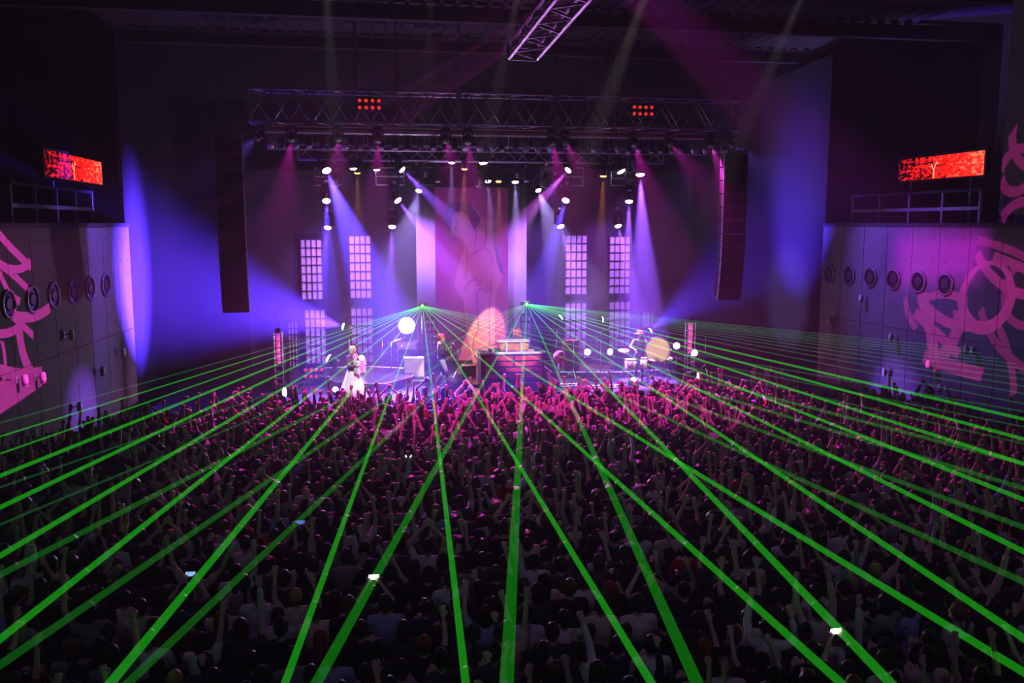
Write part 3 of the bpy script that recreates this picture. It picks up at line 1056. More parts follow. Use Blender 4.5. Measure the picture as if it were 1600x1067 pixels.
for px, py, lab in ((524, 612, 'small magenta floor lamp in front of the singer'), (988, 597, 'small magenta floor lamp left of the drums')):
    fixture('floor_lamp', lab, 'stage light', at_z(px, py, ST + 0.3), at_z(px, py, ST + 0.3) + Vector((0.1, -2, 1.6)), 'mag', 0.6, False, 'lamps standing on the stage', (300, 70, MAG, 0.8))

on_stage_lamp(1010, 520, 33.4, (1120, 440), 33.0, 'white', 0.7, 'added lamp behind the drummer throwing dim blue light to the upper right', (42000, 54, (0.09, 0.03, 1.0), 1.0))  # added lamp, makes the blue haze at the right of the stage

# the blinding lamp: bare strong light in the haze
pd = bpy.data.lights.new('blinding_bulb', 'POINT')
pd.energy = 800
pd.color = (0.85, 0.45, 1.0)
pd.shadow_soft_size = 0.12
po = bpy.data.objects.new('blinding_bulb', pd)
C.objects.link(po)
po.location = at_y(635, 508, 31.6)

# lamps that light the performers, the set and the front rows (hung on the front truss and the roof)
def wash(label, loc, target, power, angle, col, blend=0.6, sc=1.0, grp='wash lamps of the rig'):
    return fixture('wash_lamp', label, 'stage light', loc, target, 'off', sc, True, grp, (power, angle, col, blend))


FOH = 17.0
foh = thing('lighting_bar', 'added unseen pipe of key lamps under the roof over the middle of the crowd', 'pipe', (0, FOH, 12.55))  # added pipe out of view; its key lamps brighten the band from the front
MB().tube((-7, 0, 0), (8, 0, 0), 0.035, n=8).build('pipe', alu, foh)
for x in (-6.5, -2, 3, 7.5):
    MB().tube((x, 0, 0), (x, 0, ZC - 12.56), 0.015, n=6).build('hanging_wire', steel, foh)
wash('unseen key lamp over the crowd aimed at the singer', (-5.2, FOH, 12.0), (-4.95, 27.5, 2.1), 8500, 6, (1.0, 0.92, 0.95), 0.4)
wash('added unseen key lamp over the crowd aimed at the guitarist', (-1.4, FOH, 12.0), (-2.0, 29.6, 2.2), 11000, 5, WARM, 0.4)
wash('added unseen key lamp over the crowd aimed at the cream amplifier', (-3.2, FOH, 12.0), (at_y(648, 574, 30.8).x, 30.8, 1.6), 5500, 4.5, WARM, 0.5)
wash('added unseen key lamp over the crowd aimed at the desk', (1.2, FOH, 12.0), (0.45, 29.4, 2.3), 13000, 7, WARM, 0.4)
wash('added unseen key lamp over the crowd aimed at the drums', (4.4, FOH, 12.0), (4.9, 29.0, 2.1), 8500, 6, (1.0, 0.9, 0.8), 0.4)
spot_b = wash('warm spot on the second truss aimed at the foot of the banner', (1.9, 31.35, 8.13), at_y(757, 540, BN), 8500, 14, (1.0, 0.85, 0.30), 0.12)
wash('magenta wash lamp aimed at the banner', (-0.4, 31.35, 8.13), at_y(738, 430, BN), 380, 48, (0.70, 0.10, 0.9), 0.9)
for nm, px in (('left', 664), ('right', 808)):  # added lamps that brighten the two cloth columns
    wash('added pale wash lamp aimed at the %s cloth column' % nm, (at_y(px, 300, 32.0).x, 31.85, 8.37), at_y(px, 440, 34.75), 600, 26, LAV, 1.0, 0.6)
for i, x in enumerate((-5.4, -2.6, 2.4, 5.2)):
    wash('blue wash lamp over the stage aimed at the set wall, %s from the left' % ordw[i], (x, 31.85, 8.13), (x * 1.0, 35.2, 4.2), 1900, 66, (0.38, 0.12, 1.0), 0.9)
for i, x in enumerate((-6.6, -4.0, -1.2, 1.5, 4.2, 6.8)):
    wash('magenta crowd lamp on the front truss, %s from the left' % ordw[i], (x, 28.55, 9.24), (x * 1.15 + 0.3, 23.8, 1.7), (6800 if x < 0 else 8800), 36, MAG, 0.9, 0.7)
for i, x in enumerate((-5.2, -1.9, 1.9, 5.4)):
    wash('magenta crowd lamp aimed at the middle rows from the front truss, %s from the left' % ordw[i], (x, 28.55, 9.24), (x * 1.25 + 1.0, 18.6, 1.7), 5200, 34, MAG, 1.0, 0.7)
for s_, nm in ((-1, 'left'), (1, 'right')):
    p = Vector((s_ * (wx(13.5) + 0.1), 13.5, ZW + 0.57))
    fixture('wash_lamp', 'added unseen magenta lamp on top of the %s concrete wall aimed at the front rows' % nm, 'stage light', p, (-s_ * 1.0, 24.6, 1.8), 'off', 1.0, False, 'wash lamps of the rig', (9000, 24, MAG, 0.9))  # added lamp outside the frame, side light for the front rows
    wash('added blue wash lamp at the %s end of the front truss aimed at the concrete wall' % nm, (s_ * 7.5, 28.55, 9.24), (s_ * 12.3, 25.5, 4.6), 2600, 60, (0.22, 0.08, 1.0), 1.0, 0.7)  # added lamp that tints the side wall blue
for i, x in enumerate((-5.0, 4.0)):  # added fill lamps out of view, lift the near crowd a little
    wash('added dim violet fill lamp under the roof, %s one' % ('left', 'right')[i], (x, 4.0, 12.78), (x * 0.8, 14.0, 1.6), 240, 80, (0.66, 0.22, 1.0), 1.0, grp='added fill lamps under the roof')



# gobo projectors: drawn light patterns on the side walls (metal stencils in front of the lamps)
def wall_pt(px, py, s=1):
    d = pray(px, py)
    k = s * 0.073
    t = (s * (12.45 + 0.073 * 21) - CAM.x - k * CAM.y) / (d.x + k * d.y)
    return CAM + d * t


class Stencil:
    def __init__(self, label, loc, target, power, angle, col):
        loc, target = Vector(loc), Vector(target)
        self.e = fixture('gobo_projector', label, 'stage light', loc, target, 'off', 1.2, True, 'gobo projectors under the roof', (power, angle, col, 0.0))
        self.lo = [c for c in self.e.children if c.type == 'LIGHT'][0]
        ld = self.lo.data
        ld.shadow_soft_size = 0.0
        ld.use_nodes = True
        self.nt = ld.node_tree
        self.src = loc + (target - loc).normalized() * (0.32 * 1.2 + 0.04)
        tc = self.nt.nodes.new('ShaderNodeTexCoord')
        sp = self.nt.nodes.new('ShaderNodeSeparateXYZ')
        self.nt.links.new(tc.outputs['Normal'], sp.inputs[0])
        nz = self.m('MULTIPLY', sp.outputs['Z'], -1.0)
        self.u = self.m('DIVIDE', sp.outputs['X'], nz)
        self.v = self.m('DIVIDE', sp.outputs['Y'], nz)
        self.total = None

    def m(self, op, a, b=0.0):
        n = self.nt.nodes.new('ShaderNodeMath')
        n.operation = op
        for i, v in enumerate((a, b)):
            if isinstance(v, (int, float)):
                n.inputs[i].default_value = v
            else:
                self.nt.links.new(v, n.inputs[i])
        return n.outputs[0]

    def uv(self, p):
        q = self.lo.rotation_quaternion.inverted() @ (Vector(p) - self.src)
        return q.x / -q.z, q.y / -q.z

    def dist(self, c):
        du, dv = self.m('SUBTRACT', self.u, c[0]), self.m('SUBTRACT', self.v, c[1])
        return self.m('SQRT', self.m('ADD', self.m('MULTIPLY', du, du), self.m('MULTIPLY', dv, dv)))

    def arc(self, p0, p1, p2, w, gain=1.0):
        (ax, ay), (bx_, by), (cx, cy) = self.uv(p0), self.uv(p1), self.uv(p2)
        d = 2 * (ax * (by - cy) + bx_ * (cy - ay) + cx * (ay - by))
        if abs(d) < 1e-7:
            d = 1e-7
        ux = ((ax * ax + ay * ay) * (by - cy) + (bx_ * bx_ + by * by) * (cy - ay) + (cx * cx + cy * cy) * (ay - by)) / d
        uy = ((ax * ax + ay * ay) * (cx - bx_) + (bx_ * bx_ + by * by) * (ax - cx) + (cx * cx + cy * cy) * (bx_ - ax)) / d
        r = math.hypot(ax - ux, ay - uy)
        on = self.m('LESS_THAN', self.m('ABSOLUTE', self.m('SUBTRACT', self.dist((ux, uy)), r)), w)
        half = 0.5 * math.hypot(ax - cx, ay - cy)
        mid = ((ax + cx) / 2, (ay + cy) / 2)
        rad = max(half, math.hypot(bx_ - mid[0], by - mid[1])) + w
        inside = self.m('LESS_THAN', self.dist(mid), rad)
        self.put(self.m('MULTIPLY', self.m('MULTIPLY', on, inside), gain))

    def quad(self, pts, soft, gain=1.0):
        cor = [self.uv(p) for p in pts]
        cu, cv = sum(c[0] for c in cor) / 4, sum(c[1] for c in cor) / 4
        mask = None
        for i in range(4):
            (ua, va), (ub, vb) = cor[i], cor[(i + 1) % 4]
            nu, nv_ = vb - va, -(ub - ua)
            l = math.hypot(nu, nv_)
            nu, nv_ = nu / l, nv_ / l
            if nu * (cu - ua) + nv_ * (cv - va) < 0:
                nu, nv_ = -nu, -nv_
            dd_ = self.m('ADD', self.m('ADD', self.m('MULTIPLY', self.u, nu), self.m('MULTIPLY', self.v, nv_)), -(nu * ua + nv_ * va))
            mr_ = self.nt.nodes.new('ShaderNodeMapRange')
            mr_.inputs['From Max'].default_value = soft
            self.nt.links.new(dd_, mr_.inputs['Value'])
            mask = mr_.outputs[0] if mask is None else self.m('MULTIPLY', mask, mr_.outputs[0])
        self.put(self.m('MULTIPLY', mask, gain))

    def put(self, o):
        self.total = o if self.total is None else self.m('MAXIMUM', self.total, o)

    def done(self):
        self.nt.links.new(self.total, self.nt.nodes['Emission'].inputs['Strength'])


gl = Stencil('gobo projector drawing magenta strokes on the left concrete wall', (2.5, 15.3, 12.68), wall_pt(30, 500, -1), 30000, 34, (1.0, 0.05, 0.62))
for a_, b_, c_, w_ in (((-8, 362), (21, 394), (43, 415), .006), ((-8, 410), (21, 433), (39, 450), .005), ((-8, 408), (21, 422), (43, 413), .005),
                       ((0, 433), (13, 459), (26, 471), .005), ((17, 493), (43, 497), (73, 484), .006), ((-8, 522), (17, 519), (28, 512), .005),
                       ((28, 502), (32, 545), (47, 584), .009), ((-8, 578), (26, 586), (60, 584), .007), ((-8, 636), (26, 614), (56, 594), .010),
                       ((-8, 606), (21, 603), (47, 594), .006), ((19, 497), (34, 510), (47, 523), .005), ((2, 540), (6, 570), (3, 600), .004)):
    gl.arc(wall_pt(*a_, -1), wall_pt(*b_, -1), wall_pt(*c_, -1), w_)
gl.done()
gr_ = Stencil('gobo projector drawing magenta strokes on the right concrete wall', (-2.5, 15.3, 12.68), wall_pt(1500, 470), 26000, 46, (1.0, 0.04, 0.50))
for a_, b_, c_, w_, g_ in (((1443, 470), (1455, 520), (1461, 570), .010, .8), ((1439, 466), (1477, 502), (1526, 511), .007, .7), ((1504, 470), (1525, 511), (1580, 470), .009, .7),
                           ((1434, 493), (1463, 520), (1495, 551), .007, .7), ((1531, 403), (1558, 439), (1600, 461), .007, .6), ((1558, 403), (1580, 412), (1604, 421), .007, .5),
                           ((1416, 470), (1421, 493), (1430, 511), .005, .6), ((1450, 560), (1490, 574), (1529, 585), .009, .6), ((1499, 502), (1490, 533), (1468, 560), .011, .6),
                           ((1558, 506), (1576, 551), (1585, 610), .006, .35), ((1450, 466), (1481, 461), (1508, 470), .006, .7), ((1531, 376), (1562, 385), (1604, 403), .006, .35),
                           ((1535, 490), (1560, 540), (1600, 575), .006, .35), ((1580, 430), (1570, 470), (1604, 510), .006, .4)):
    gr_.arc(wall_pt(*a_), wall_pt(*b_), wall_pt(*c_), w_, g_)
for a_, b_, c_ in (((1568, 255), (1585, 236), (1604, 232)), ((1570, 335), (1588, 318), (1604, 316)), ((1568, 290), (1584, 300), (1604, 290)), ((1590, 180), (1582, 210), (1604, 260))):
    gr_.arc(at_x(*a_, 13.3), at_x(*b_, 13.3), at_x(*c_, 13.3), .008, .35)
gr_.done()
gb = Stencil('shuttered projector throwing a magenta block of light on the right concrete wall', (-4.4, 12.6, 12.68), wall_pt(1475, 410), 40000, 30, (0.80, 0.01, 0.90))
gb.quad([wall_pt(1386, 346), wall_pt(1560, 346), wall_pt(1545, 455), wall_pt(1384, 470)], 0.035)
gb.done()

# ------------------------------------------------------------------ stage props
redcab = mat('red_cloth_cab', (0.35, 0.02, 0.05), 0.7, noise=0.2)
creamcab = mat('cream_vinyl', (0.78, 0.72, 0.55), 0.5, noise=0.06)
brickred = mat('brick_red', (0.78, 0.06, 0.09), 0.7, noise=0.35, nscale=7)
deskdark = mat('desk_dark', (0.03, 0.03, 0.06), 0.6, noise=0.2)
orange = mat('orange_panel', (0.75, 0.22, 0.05), 0.5, noise=0.25, nscale=9)
cream = mat('drum_cream', (0.85, 0.72, 0.50), 0.45, noise=0.06)

# desk with brick front
DZ = SZ + 0.27
desk = thing('brick_front_desk', 'dark desk with a front of long red bricks and a white top', 'desk', (0.28, 29.2, DZ))
DW, DH, DD = 2.14, 0.92, 0.75
MB().box((0, 0, DH / 2 - 0.02), (DW, DD, DH - 0.04)).build('body', deskdark, desk)
MB().box((0, 0, DH), (DW + 0.06, DD + 0.06, 0.05)).build('desk_top', whitepaint, desk)
MB().box((0, -DD / 2 - 0.02, 0.04), (DW + 0.04, 0.04, 0.08)).build('plinth', deskdark, desk)
rows = [[(0.07, 0.50), (0.53, 0.96)], [(0.07, 0.50), (0.53, 0.96)], [(0.07, 0.35), (0.38, 0.66), (0.70, 0.96)], [(0.07, 0.50), (0.53, 0.96)]]
for r, row in enumerate(rows):
    for a, b in row:
        w = (b - a) * DW
        MB().box(((a + b) / 2 * DW - DW / 2, -DD / 2 - 0.025, DH - 0.16 - r * 0.195), (w, 0.05, 0.135)).build('brick', brickred, desk)

kb = thing('keyboard', 'low orange keyboard console with white rim on the desk', 'keyboard', (0.36, 29.25, DZ + DH + 0.025))
MB().box((0, 0, 0.17), (1.0, 0.34, 0.30)).build('case', orange, kb)
MB().box((0, -0.02, 0.34), (1.06, 0.42, 0.04)).build('white_rim', whitepaint, kb)
kw = MB().box((0, 0, 0), (0.044, 0.14, 0.014)).mesh('key', whitepaint)
for i in range(20):
    put('key', kw, kb, (-0.45 + 0.047 * i, 0.12, 0.367))
for x in (-0.25, 0.25):
    MB().box((x, -0.20, 0.12), (0.07, 0.06, 0.38)).build('white_post', whitepaint, kb)
for i, x in enumerate((-0.37, -0.12, 0.12, 0.38)):
    MB().box((x, -0.176, 0.16), (0.2, 0.012, 0.22)).build('orange_panel', mat('panel_orange_bright', (0.85, 0.35, 0.06), 0.4, noise=0.3), kb)
for i, (x, lab) in enumerate(((-0.8, 'small mixer box at the left end of the white desk top'), (1.05, 'small mixer box at the right end of the white desk top'), (-0.55, 'effects box left of the orange keyboard'))):
    e = thing('effects_box', lab, 'electronics', (0.28 + x * 0.85, 29.1, DZ + DH + 0.025))
    MB().box((0, 0, 0.05), (0.24, 0.22, 0.10)).build('case', blackplastic if i else whitepaint, e)
    for k in range(4):
        MB().lathe([(0.014, 0), (0.014, 0.025), (0.01, 0.03)], 8, (-0.075 + 0.05 * k, -0.04, 0.10)).build('knob', alu, e)


def mic_stand(x, y, label, h=1.5, boom=0.5, az=0.0, base=ST, mic_col=chrome):
    e = thing('microphone_stand', label, 'mic stand', (x, y, base), az, 'microphone stands on the stage')
    MB().tube((0, 0, 0.3), (0, 0, h), 0.014, n=8).build('pole', chrome, e, True)
    for k in range(3):
        t = 2 * math.pi * k / 3
        MB().tube((0, 0, 0.34), (0.3 * math.cos(t), 0.3 * math.sin(t), 0.012), 0.011, n=6).build('tripod_leg', chrome, e)
    MB().tube((-0.15, 0, h - 0.06), (boom, 0, h + 0.22 * boom), 0.010, n=6).build('boom', chrome, e)
    MB().lathe([(0.014, 0), (0.02, 0.12), (0.03, 0.14), (0.03, 0.17), (0.015, 0.19)], 10, (boom, 0, h + 0.22 * boom), Matrix.Rotation(R(75), 3, 'Y')).build('microphone', mic_col, e, True)
    return e


for (px, py, h, boom, az, lab) in (
        (598, 590, 1.35, 0.5, 2.4, 'chrome microphone stand, leftmost of the cluster under the blinding lamp'),
        (612, 588, 1.25, 0.4, 0.4, 'chrome microphone stand in the middle of the cluster under the blinding lamp'),
        (622, 592, 1.0, 0.35, 1.2, 'short chrome microphone stand nearest the cream amplifier'),
        (706, 598, 1.45, 0.4, 2.8, 'microphone stand in front of the guitarist'),
        (750, 604, 1.30, 0.45, 0.1, 'microphone stand at the left corner of the brick desk'),
        (896, 592, 1.5, 0.45, 2.7, 'microphone stand in front of the red cabinet'),
        (938, 596, 1.75, 0.3, 0.3, 'tall thin microphone stand left of the drums'),
        (1042, 590, 1.65, 0.6, 2.9, 'boom microphone stand right of the big drum'),
        (1101, 584, 1.35, 0.4, 2.6, 'microphone stand at the right end of the stage'),
        (447, 614, 1.5, 0.3, 1.0, 'microphone stand beside the left magenta tower'),
        (480, 612, 0.9, 0.5, -0.6, 'low boom stand at the left stage corner'),
        (716, 590, 1.05, 0.35, 1.8, 'short stand behind the guitarist')):
    p = at_z(px, py, ST)
    mic_stand(p.x, p.y, lab, h, boom, az)


def cabinet(name, label, px0, px1, py0, py1, Y, base, matl, depth=0.45, cones=0, lip=None):
    x0, x1 = at_y(px0, py1, Y).x, at_y(px1, py1, Y).x
    H = at_y(px0, py0, Y).z - base
    W = x1 - x0
    e = thing(name, label, 'amplifier', ((x0 + x1) / 2, Y + depth / 2, base))
    MB().box((0, 0, H / 2), (W, depth, H)).build('case', matl, e)
    MB().box((0, -depth / 2 - 0.012, H * 0.58), (W * 0.92, 0.02, H * 0.72)).build('grille', lip or matl, e)
    MB().box((0, -depth / 2 - 0.016, H * 0.13), (W * 0.92, 0.03, H * 0.10)).build('control_panel', blackplastic, e)
    for k in range(5):
        MB().lathe([(0.016, 0), (0.016, 0.02), (0.01, 0.025)], 8, (-W * 0.35 + W * 0.17 * k, -depth / 2 - 0.03, H * 0.13), Matrix.Rotation(R(90), 3, 'X')).build('knob', alu, e)
    MB().tube((-0.1, 0, H + 0.03), (0.1, 0, H + 0.03), 0.014, n=6).tube((-0.1, 0, H), (-0.1, 0, H + 0.03), 0.012, n=6).tube((0.1, 0, H), (0.1, 0, H + 0.03), 0.012, n=6).build('handle', blackplastic, e)
    return e


cabinet('guitar_amplifier', 'cream white guitar amplifier with a dark slot, under the blinding lamp', 632, 663, 560, 586, 30.8, ST, creamcab, lip=mat('cream_grille', (0.85, 0.80, 0.66), 0.7, noise=0.05))
cabinet('speaker_cabinet', 'tall dark red speaker cabinet on a riser right of the desk', 882, 905, 532, 573, 31.0, SZ + 0.22, redcab, lip=mat('red_grille', (0.45, 0.03, 0.06), 0.8, noise=0.2))
cabinet('speaker_cabinet', 'small red amplifier behind the drum stands', 958, 985, 555, 576, 31.6, SZ + 0.22, redcab)
cabinet('guitar_amplifier', 'dark amplifier behind the guitarist at the banner foot', 722, 744, 572, 594, 30.6, ST, blackplastic)
p0 = at_y(490, 574, 31.2)
blinder((p0.x, 31.2, ST + 0.42), 'box of eight red lamps standing on stage left of the singer', 0.72, 0.46, 0, 'red eight lamp blinders', blackmetal, True).location.z = ST + 0.32

# keyboards racks / pedals in front
for (px, py, w, lab, mm) in ((890, 604, 0.7, 'small pedal board with pale switches right of the desk', blackplastic), (945, 606, 1.1, 'long red board lying at the stage front', redcab), (480, 600, 0.5, 'dark floor wedge beside the left lamp', blackplastic), (725, 610, 0.45, 'pale sheet lying near the guitarist', whitepaint)):
    p = at_z(px, py, ST)
    e = thing('pedal_board', lab, 'pedal board', (p.x, p.y, ST))
    MB().box((0, 0, 0.03), (w, 0.3, 0.05), Matrix.Rotation(R(8), 3, 'X')).build('board', mm, e)
    for k in range(5):
        MB().box((-w / 2 + w * (k + 0.5) / 5, 0, 0.075), (w / 7, 0.13, 0.05)).build('pedal', (alu, creamcab, orange)[k % 3], e)

# round pale disc on a tripod
p = at_y(873, 557, 28.6)
e = thing('disc_stand', 'round pale pink disc on a white tripod beside the desk', 'stand', (p.x, 28.6, ST))
MB().lathe([(0.19, 0), (0.20, 0.03), (0.20, 0.10), (0.18, 0.12)], 24, (0, 0, p.z - ST), Matrix.Rotation(R(82), 3, 'X')).build('disc', mat('disc_pale', (0.8, 0.62, 0.68), 0.5, noise=0.08), e, True)
mr = MB()
for i in range(24):
    a0, a1 = 2 * math.pi * i / 24, 2 * math.pi * (i + 1) / 24
    mr.tube((0.205 * math.cos(a0), -0.05, p.z - ST + 0.205 * math.sin(a0)), (0.205 * math.cos(a1), -0.05, p.z - ST + 0.205 * math.sin(a1)), 0.014, n=5)
mr.build('rim', chrome, e)
MB().tube((0, 0.03, 0.25), (0, 0.0, p.z - ST - 0.18), 0.022, n=8).build('pole', whitepaint, e)
for k in range(3):
    t = 2 * math.pi * k / 3 + 0.5
    MB().tube((0, 0.02, 0.55), (0.34 * math.cos(t), 0.34 * math.sin(t), 0.012), 0.014, n=6).build('tripod_leg', whitepaint, e)

# magenta lit towers
tower_glow = mat('tower_tube', (1.0, 0.25, 0.7), 0.4, emit=(1.0, 0.06, 0.42), strength=0.9)
for (px, pyt, pyb, nm) in ((437, 519, 606, 'left'), (1077, 503, 590, 'right')):
    b = at_z(px, pyb, ST)
    t = at_y(px, pyt, b.y)
    H = t.z - ST
    e = thing('light_tower', 'upright truss tower with magenta glow at the %s end of the stage' % nm, 'tower', (b.x, b.y, ST), group='magenta truss towers')
    w = 0.13
    for sx in (-w, w):
        for sy in (-w, w):
            MB().tube((sx, sy, 0), (sx, sy, H), 0.016, n=6).build('upright', alu, e)
    for k in range(9):
        z = 0.12 + (H - 0.2) * k / 8
        MB().box((0, 0, z), (2 * w, 2 * w, 0.018)).build('rung', alu, e)
    MB().tube((0, 0, H * 0.45), (0, 0, H - 0.05), 0.06, n=10).build('glow_tube', tower_glow, e)
    MB().box((0, 0, H + 0.06), (0.16, 0.16, 0.14)).build('top_lamp', blackplastic, e)
    MB().box((0, 0, 0.02), (0.5, 0.5, 0.03)).build('base_plate', blackmetal, e)

# ------------------------------------------------------------------ drums
def drum(label, c, r, h, shell, head, tilt=None, lugs=8, legs=None, name='drum'):
    e = thing(name, label, 'drum', c)
    q = tilt or Matrix.Identity(3)
    MB().lathe([(r, -h / 2), (r, h / 2)], 24, rot=q).build('shell', shell, e, True)
    for s in (-1, 1):
        MB().lathe([(r * 0.97, s * (h / 2 + 0.004) - 0.003), (r * 0.97, s * (h / 2 + 0.004) + 0.003)], 24, rot=q).build('drum_head', head, e)
        hp = MB()
        for i in range(24):
            a0, a1 = 2 * math.pi * i / 24, 2 * math.pi * (i + 1) / 24
            hp.tube(q @ Vector((r * 1.02 * math.cos(a0), r * 1.02 * math.sin(a0), s * h / 2)), q @ Vector((r * 1.02 * math.cos(a1), r * 1.02 * math.sin(a1), s * h / 2)), 0.014, n=5)
        hp.build('hoop', chrome, e)
    for i in range(lugs):
        a = 2 * math.pi * i / lugs
        MB().tube(q @ Vector((r * 1.03 * math.cos(a), r * 1.03 * math.sin(a), -h / 2)), q @ Vector((r * 1.03 * math.cos(a), r * 1.03 * math.sin(a), h / 2)), 0.008, n=5).build('lug_rod', chrome, e)
    zb = ST - c[2]
    if legs:
        for k in range(3):
            t = 2 * math.pi * k / 3 + legs
            MB().path([Vector((r * 0.6 * math.cos(t), r * 0.6 * math.sin(t), -h / 2)), Vector((r * 0.2 * math.cos(t), r * 0.2 * math.sin(t), -h / 2 - 0.12)), Vector((0.36 * math.cos(t), 0.36 * math.sin(t), zb + 0.012))], 0.014).build('stand_leg', chrome, e)
        MB().tube((0, 0, -h / 2 - 0.2), (0, 0, zb + 0.12), 0.018, n=8).build('stand_pole', chrome, e)
    return e


DY = 28.8
white_sh = mat('drum_white', (0.85, 0.83, 0.80), 0.35, noise=0.05)
p = at_y(985, 569, DY)
drum('white snare drum on a chrome stand, left of the drummer', (p.x, DY, p.z), 0.20, 0.34, white_sh, whitepaint, legs=0.3)
p = at_y(1009, 567, DY + 0.1)
drum('white tom drum with vertical rods in front of the drummer', (p.x, DY + 0.1, p.z), 0.19, 0.34, white_sh, whitepaint, legs=0.9)
p = at_y(1028, 546, DY + 0.0)
big = drum('big cream bass drum held upright beside the drummer', (p.x, DY + 0.0, p.z), 0.42, 0.30, white_sh, cream, tilt=Matrix.Rotation(R(-20), 3, 'Z') @ Matrix.Rotation(R(90), 3, 'X'))
for k in (-1, 1):
    MB().path([Vector((0.2 * k, 0.0, -0.38)), Vector((0.34 * k, -0.1, ST - p.z + 0.3)), Vector((0.42 * k, -0.2, ST - p.z + 0.012))], 0.016).build('stand_leg', chrome, big)
    MB().path([Vector((0.2 * k, 0.1, -0.38)), Vector((0.3 * k, 0.25, ST - p.z + 0.012))], 0.016).build('stand_leg', chrome, big)
for (px, py, Y, r, lab) in ((1022, 562, 28.5, 0.2, 'pink lit cymbal in front of the big drum'), (1040, 560, 29.0, 0.24, 'cymbal right of the big drum'), (975, 548, 29.5, 0.22, 'cymbal left of the drummer')):
    p = at_y(px, py, Y)
    e = thing('cymbal', lab, 'cymbal', (p.x, Y, ST))
    zc = p.z - ST
    MB().lathe([(r, 0), (r * 0.5, 0.02), (r * 0.18, 0.03), (r * 0.15, 0.05), (0.02, 0.06)], 24, (0, 0, zc), Matrix.Rotation(R(14), 3, 'X')).build('plate', mat('cymbal_brass', (0.80, 0.58, 0.25), 0.25, 0.9, noise=0.1), e, True)
    MB().tube((0, 0, 0.25), (0, 0, zc + 0.05), 0.012, n=8).build('stand_pole', chrome, e)
    for k in range(3):
        t = 2 * math.pi * k / 3
        MB().tube((0, 0, 0.42), (0.28 * math.cos(t), 0.28 * math.sin(t), 0.012), 0.012, n=6).build('tripod_leg', chrome, e)

# wall brackets: small spot lamps on the concrete walls
wl_n = 0
for s, pts in ((-1, [(97, 523), (180, 550), (147, 580), (110, 636), (51, 590), (22, 594), (37, 676)]), (1, [(1355, 466), (1305, 499), (1402, 527), (1461, 569), (1521, 546), (1392, 581), (1480, 606)])):
    nm = 'left' if s < 0 else 'right'
    for i, (px, py) in enumerate(pts):
        p = wall_pt(px, py, s)
        near = sorted(pts, key=lambda q: q[0] * -s)
        rank = sorted(pts, key=lambda q: s * q[0]).index((px, py))
        e = thing('wall_lamp', 'small pale bracket lamp on the %s concrete wall, %s counted from the stage end' % (nm, ordw[rank]), 'lamp', p + Vector((-s * 0.04, 0, 0)), group='bracket lamps on the side walls')
        MB().box((0.0, 0, 0), (0.04, 0.12, 0.16)).build('bracket_plate', alu, e)
        MB().tube((0, 0, 0), (-s * 0.16, 0, 0.02), 0.018, n=6).build('arm', alu, e)
        MB().lathe([(0.05, -0.12), (0.075, -0.05), (0.06, 0.10), (0.03, 0.13)], 12, (-s * 0.19, 0, 0.0)).build('lamp_body', whitepaint, e, True)
        MB().lathe([(0.07, -0.14), (0.07, -0.12)], 12, (-s * 0.19, 0, 0.0)).build('lens', lens_off, e)

# ------------------------------------------------------------------ people
skin_mat = mat('skin', (0.62, 0.40, 0.33), 0.6, noise=0.08, spec=0.08)


def tint_mat(name, rough=0.8):
    """cloth whose colour is the object's own colour"""
    m = bpy.data.materials.new(name)
    m.use_nodes = True
    nt = m.node_tree
    b = nt.nodes['Principled BSDF']
    oi = nt.nodes.new('ShaderNodeObjectInfo')
    tc = nt.nodes.new('ShaderNodeTexCoord')
    nz = nt.nodes.new('ShaderNodeTexNoise')
    nz.inputs['Scale'].default_value = 14
    nt.links.new(tc.outputs['Object'], nz.inputs['Vector'])
    mx = nt.nodes.new('ShaderNodeMix')
    mx.data_type = 'RGBA'
    mx.blend_type = 'MULTIPLY'
    mx.inputs['Factor'].default_value = 0.35
    nt.links.new(oi.outputs['Color'], mx.inputs['A'])
    nt.links.new(nz.outputs['Fac'], mx.inputs['B'])
    nt.links.new(mx.outputs['Result'], b.inputs['Base Color'])
    b.inputs['Roughness'].default_value = rough
    b.inputs['Specular IOR Level'].default_value = 0.12
    return m


cloth_tint = tint_mat('cloth')
hair_tint = tint_mat('hair', 0.4)
denim = mat('dark_trousers', (0.03, 0.03, 0.045), 0.8, noise=0.2, nscale=12)


WS = bpy.data.scenes.new('figure_workshop')      # scratch scene for fusing figures, removed at the end


def shop():
    vl = WS.view_layers[0]
    vl.update()
    return vl.depsgraph


def fuse(mb, name, matl, voxel, tris, smooth_it=2):
    """join overlapping closed shapes into one continuous skin"""
    me = mb.mesh(name)
    ob = bpy.data.objects.new(name, me)
    WS.collection.objects.link(ob)
    r = ob.modifiers.new('r', 'REMESH')
    r.mode = 'VOXEL'
    r.voxel_size = voxel
    r.adaptivity = 0
    if smooth_it:
        s = ob.modifiers.new('s', 'SMOOTH')
        s.iterations = smooth_it
        s.factor = 0.5
    dg = shop()
    n = len(ob.evaluated_get(dg).data.polygons) * 2
    d = ob.modifiers.new('d', 'DECIMATE')
    d.ratio = min(1.0, tris / max(n, 1))
    dg = shop()
    out = bpy.data.meshes.new_from_object(ob.evaluated_get(dg))
    out.name = name
    out.materials.clear()
    out.materials.append(matl)
    out.polygons.foreach_set('use_smooth', [True] * len(out.polygons))
    bpy.data.objects.remove(ob)
    bpy.data.meshes.remove(me)
    return out


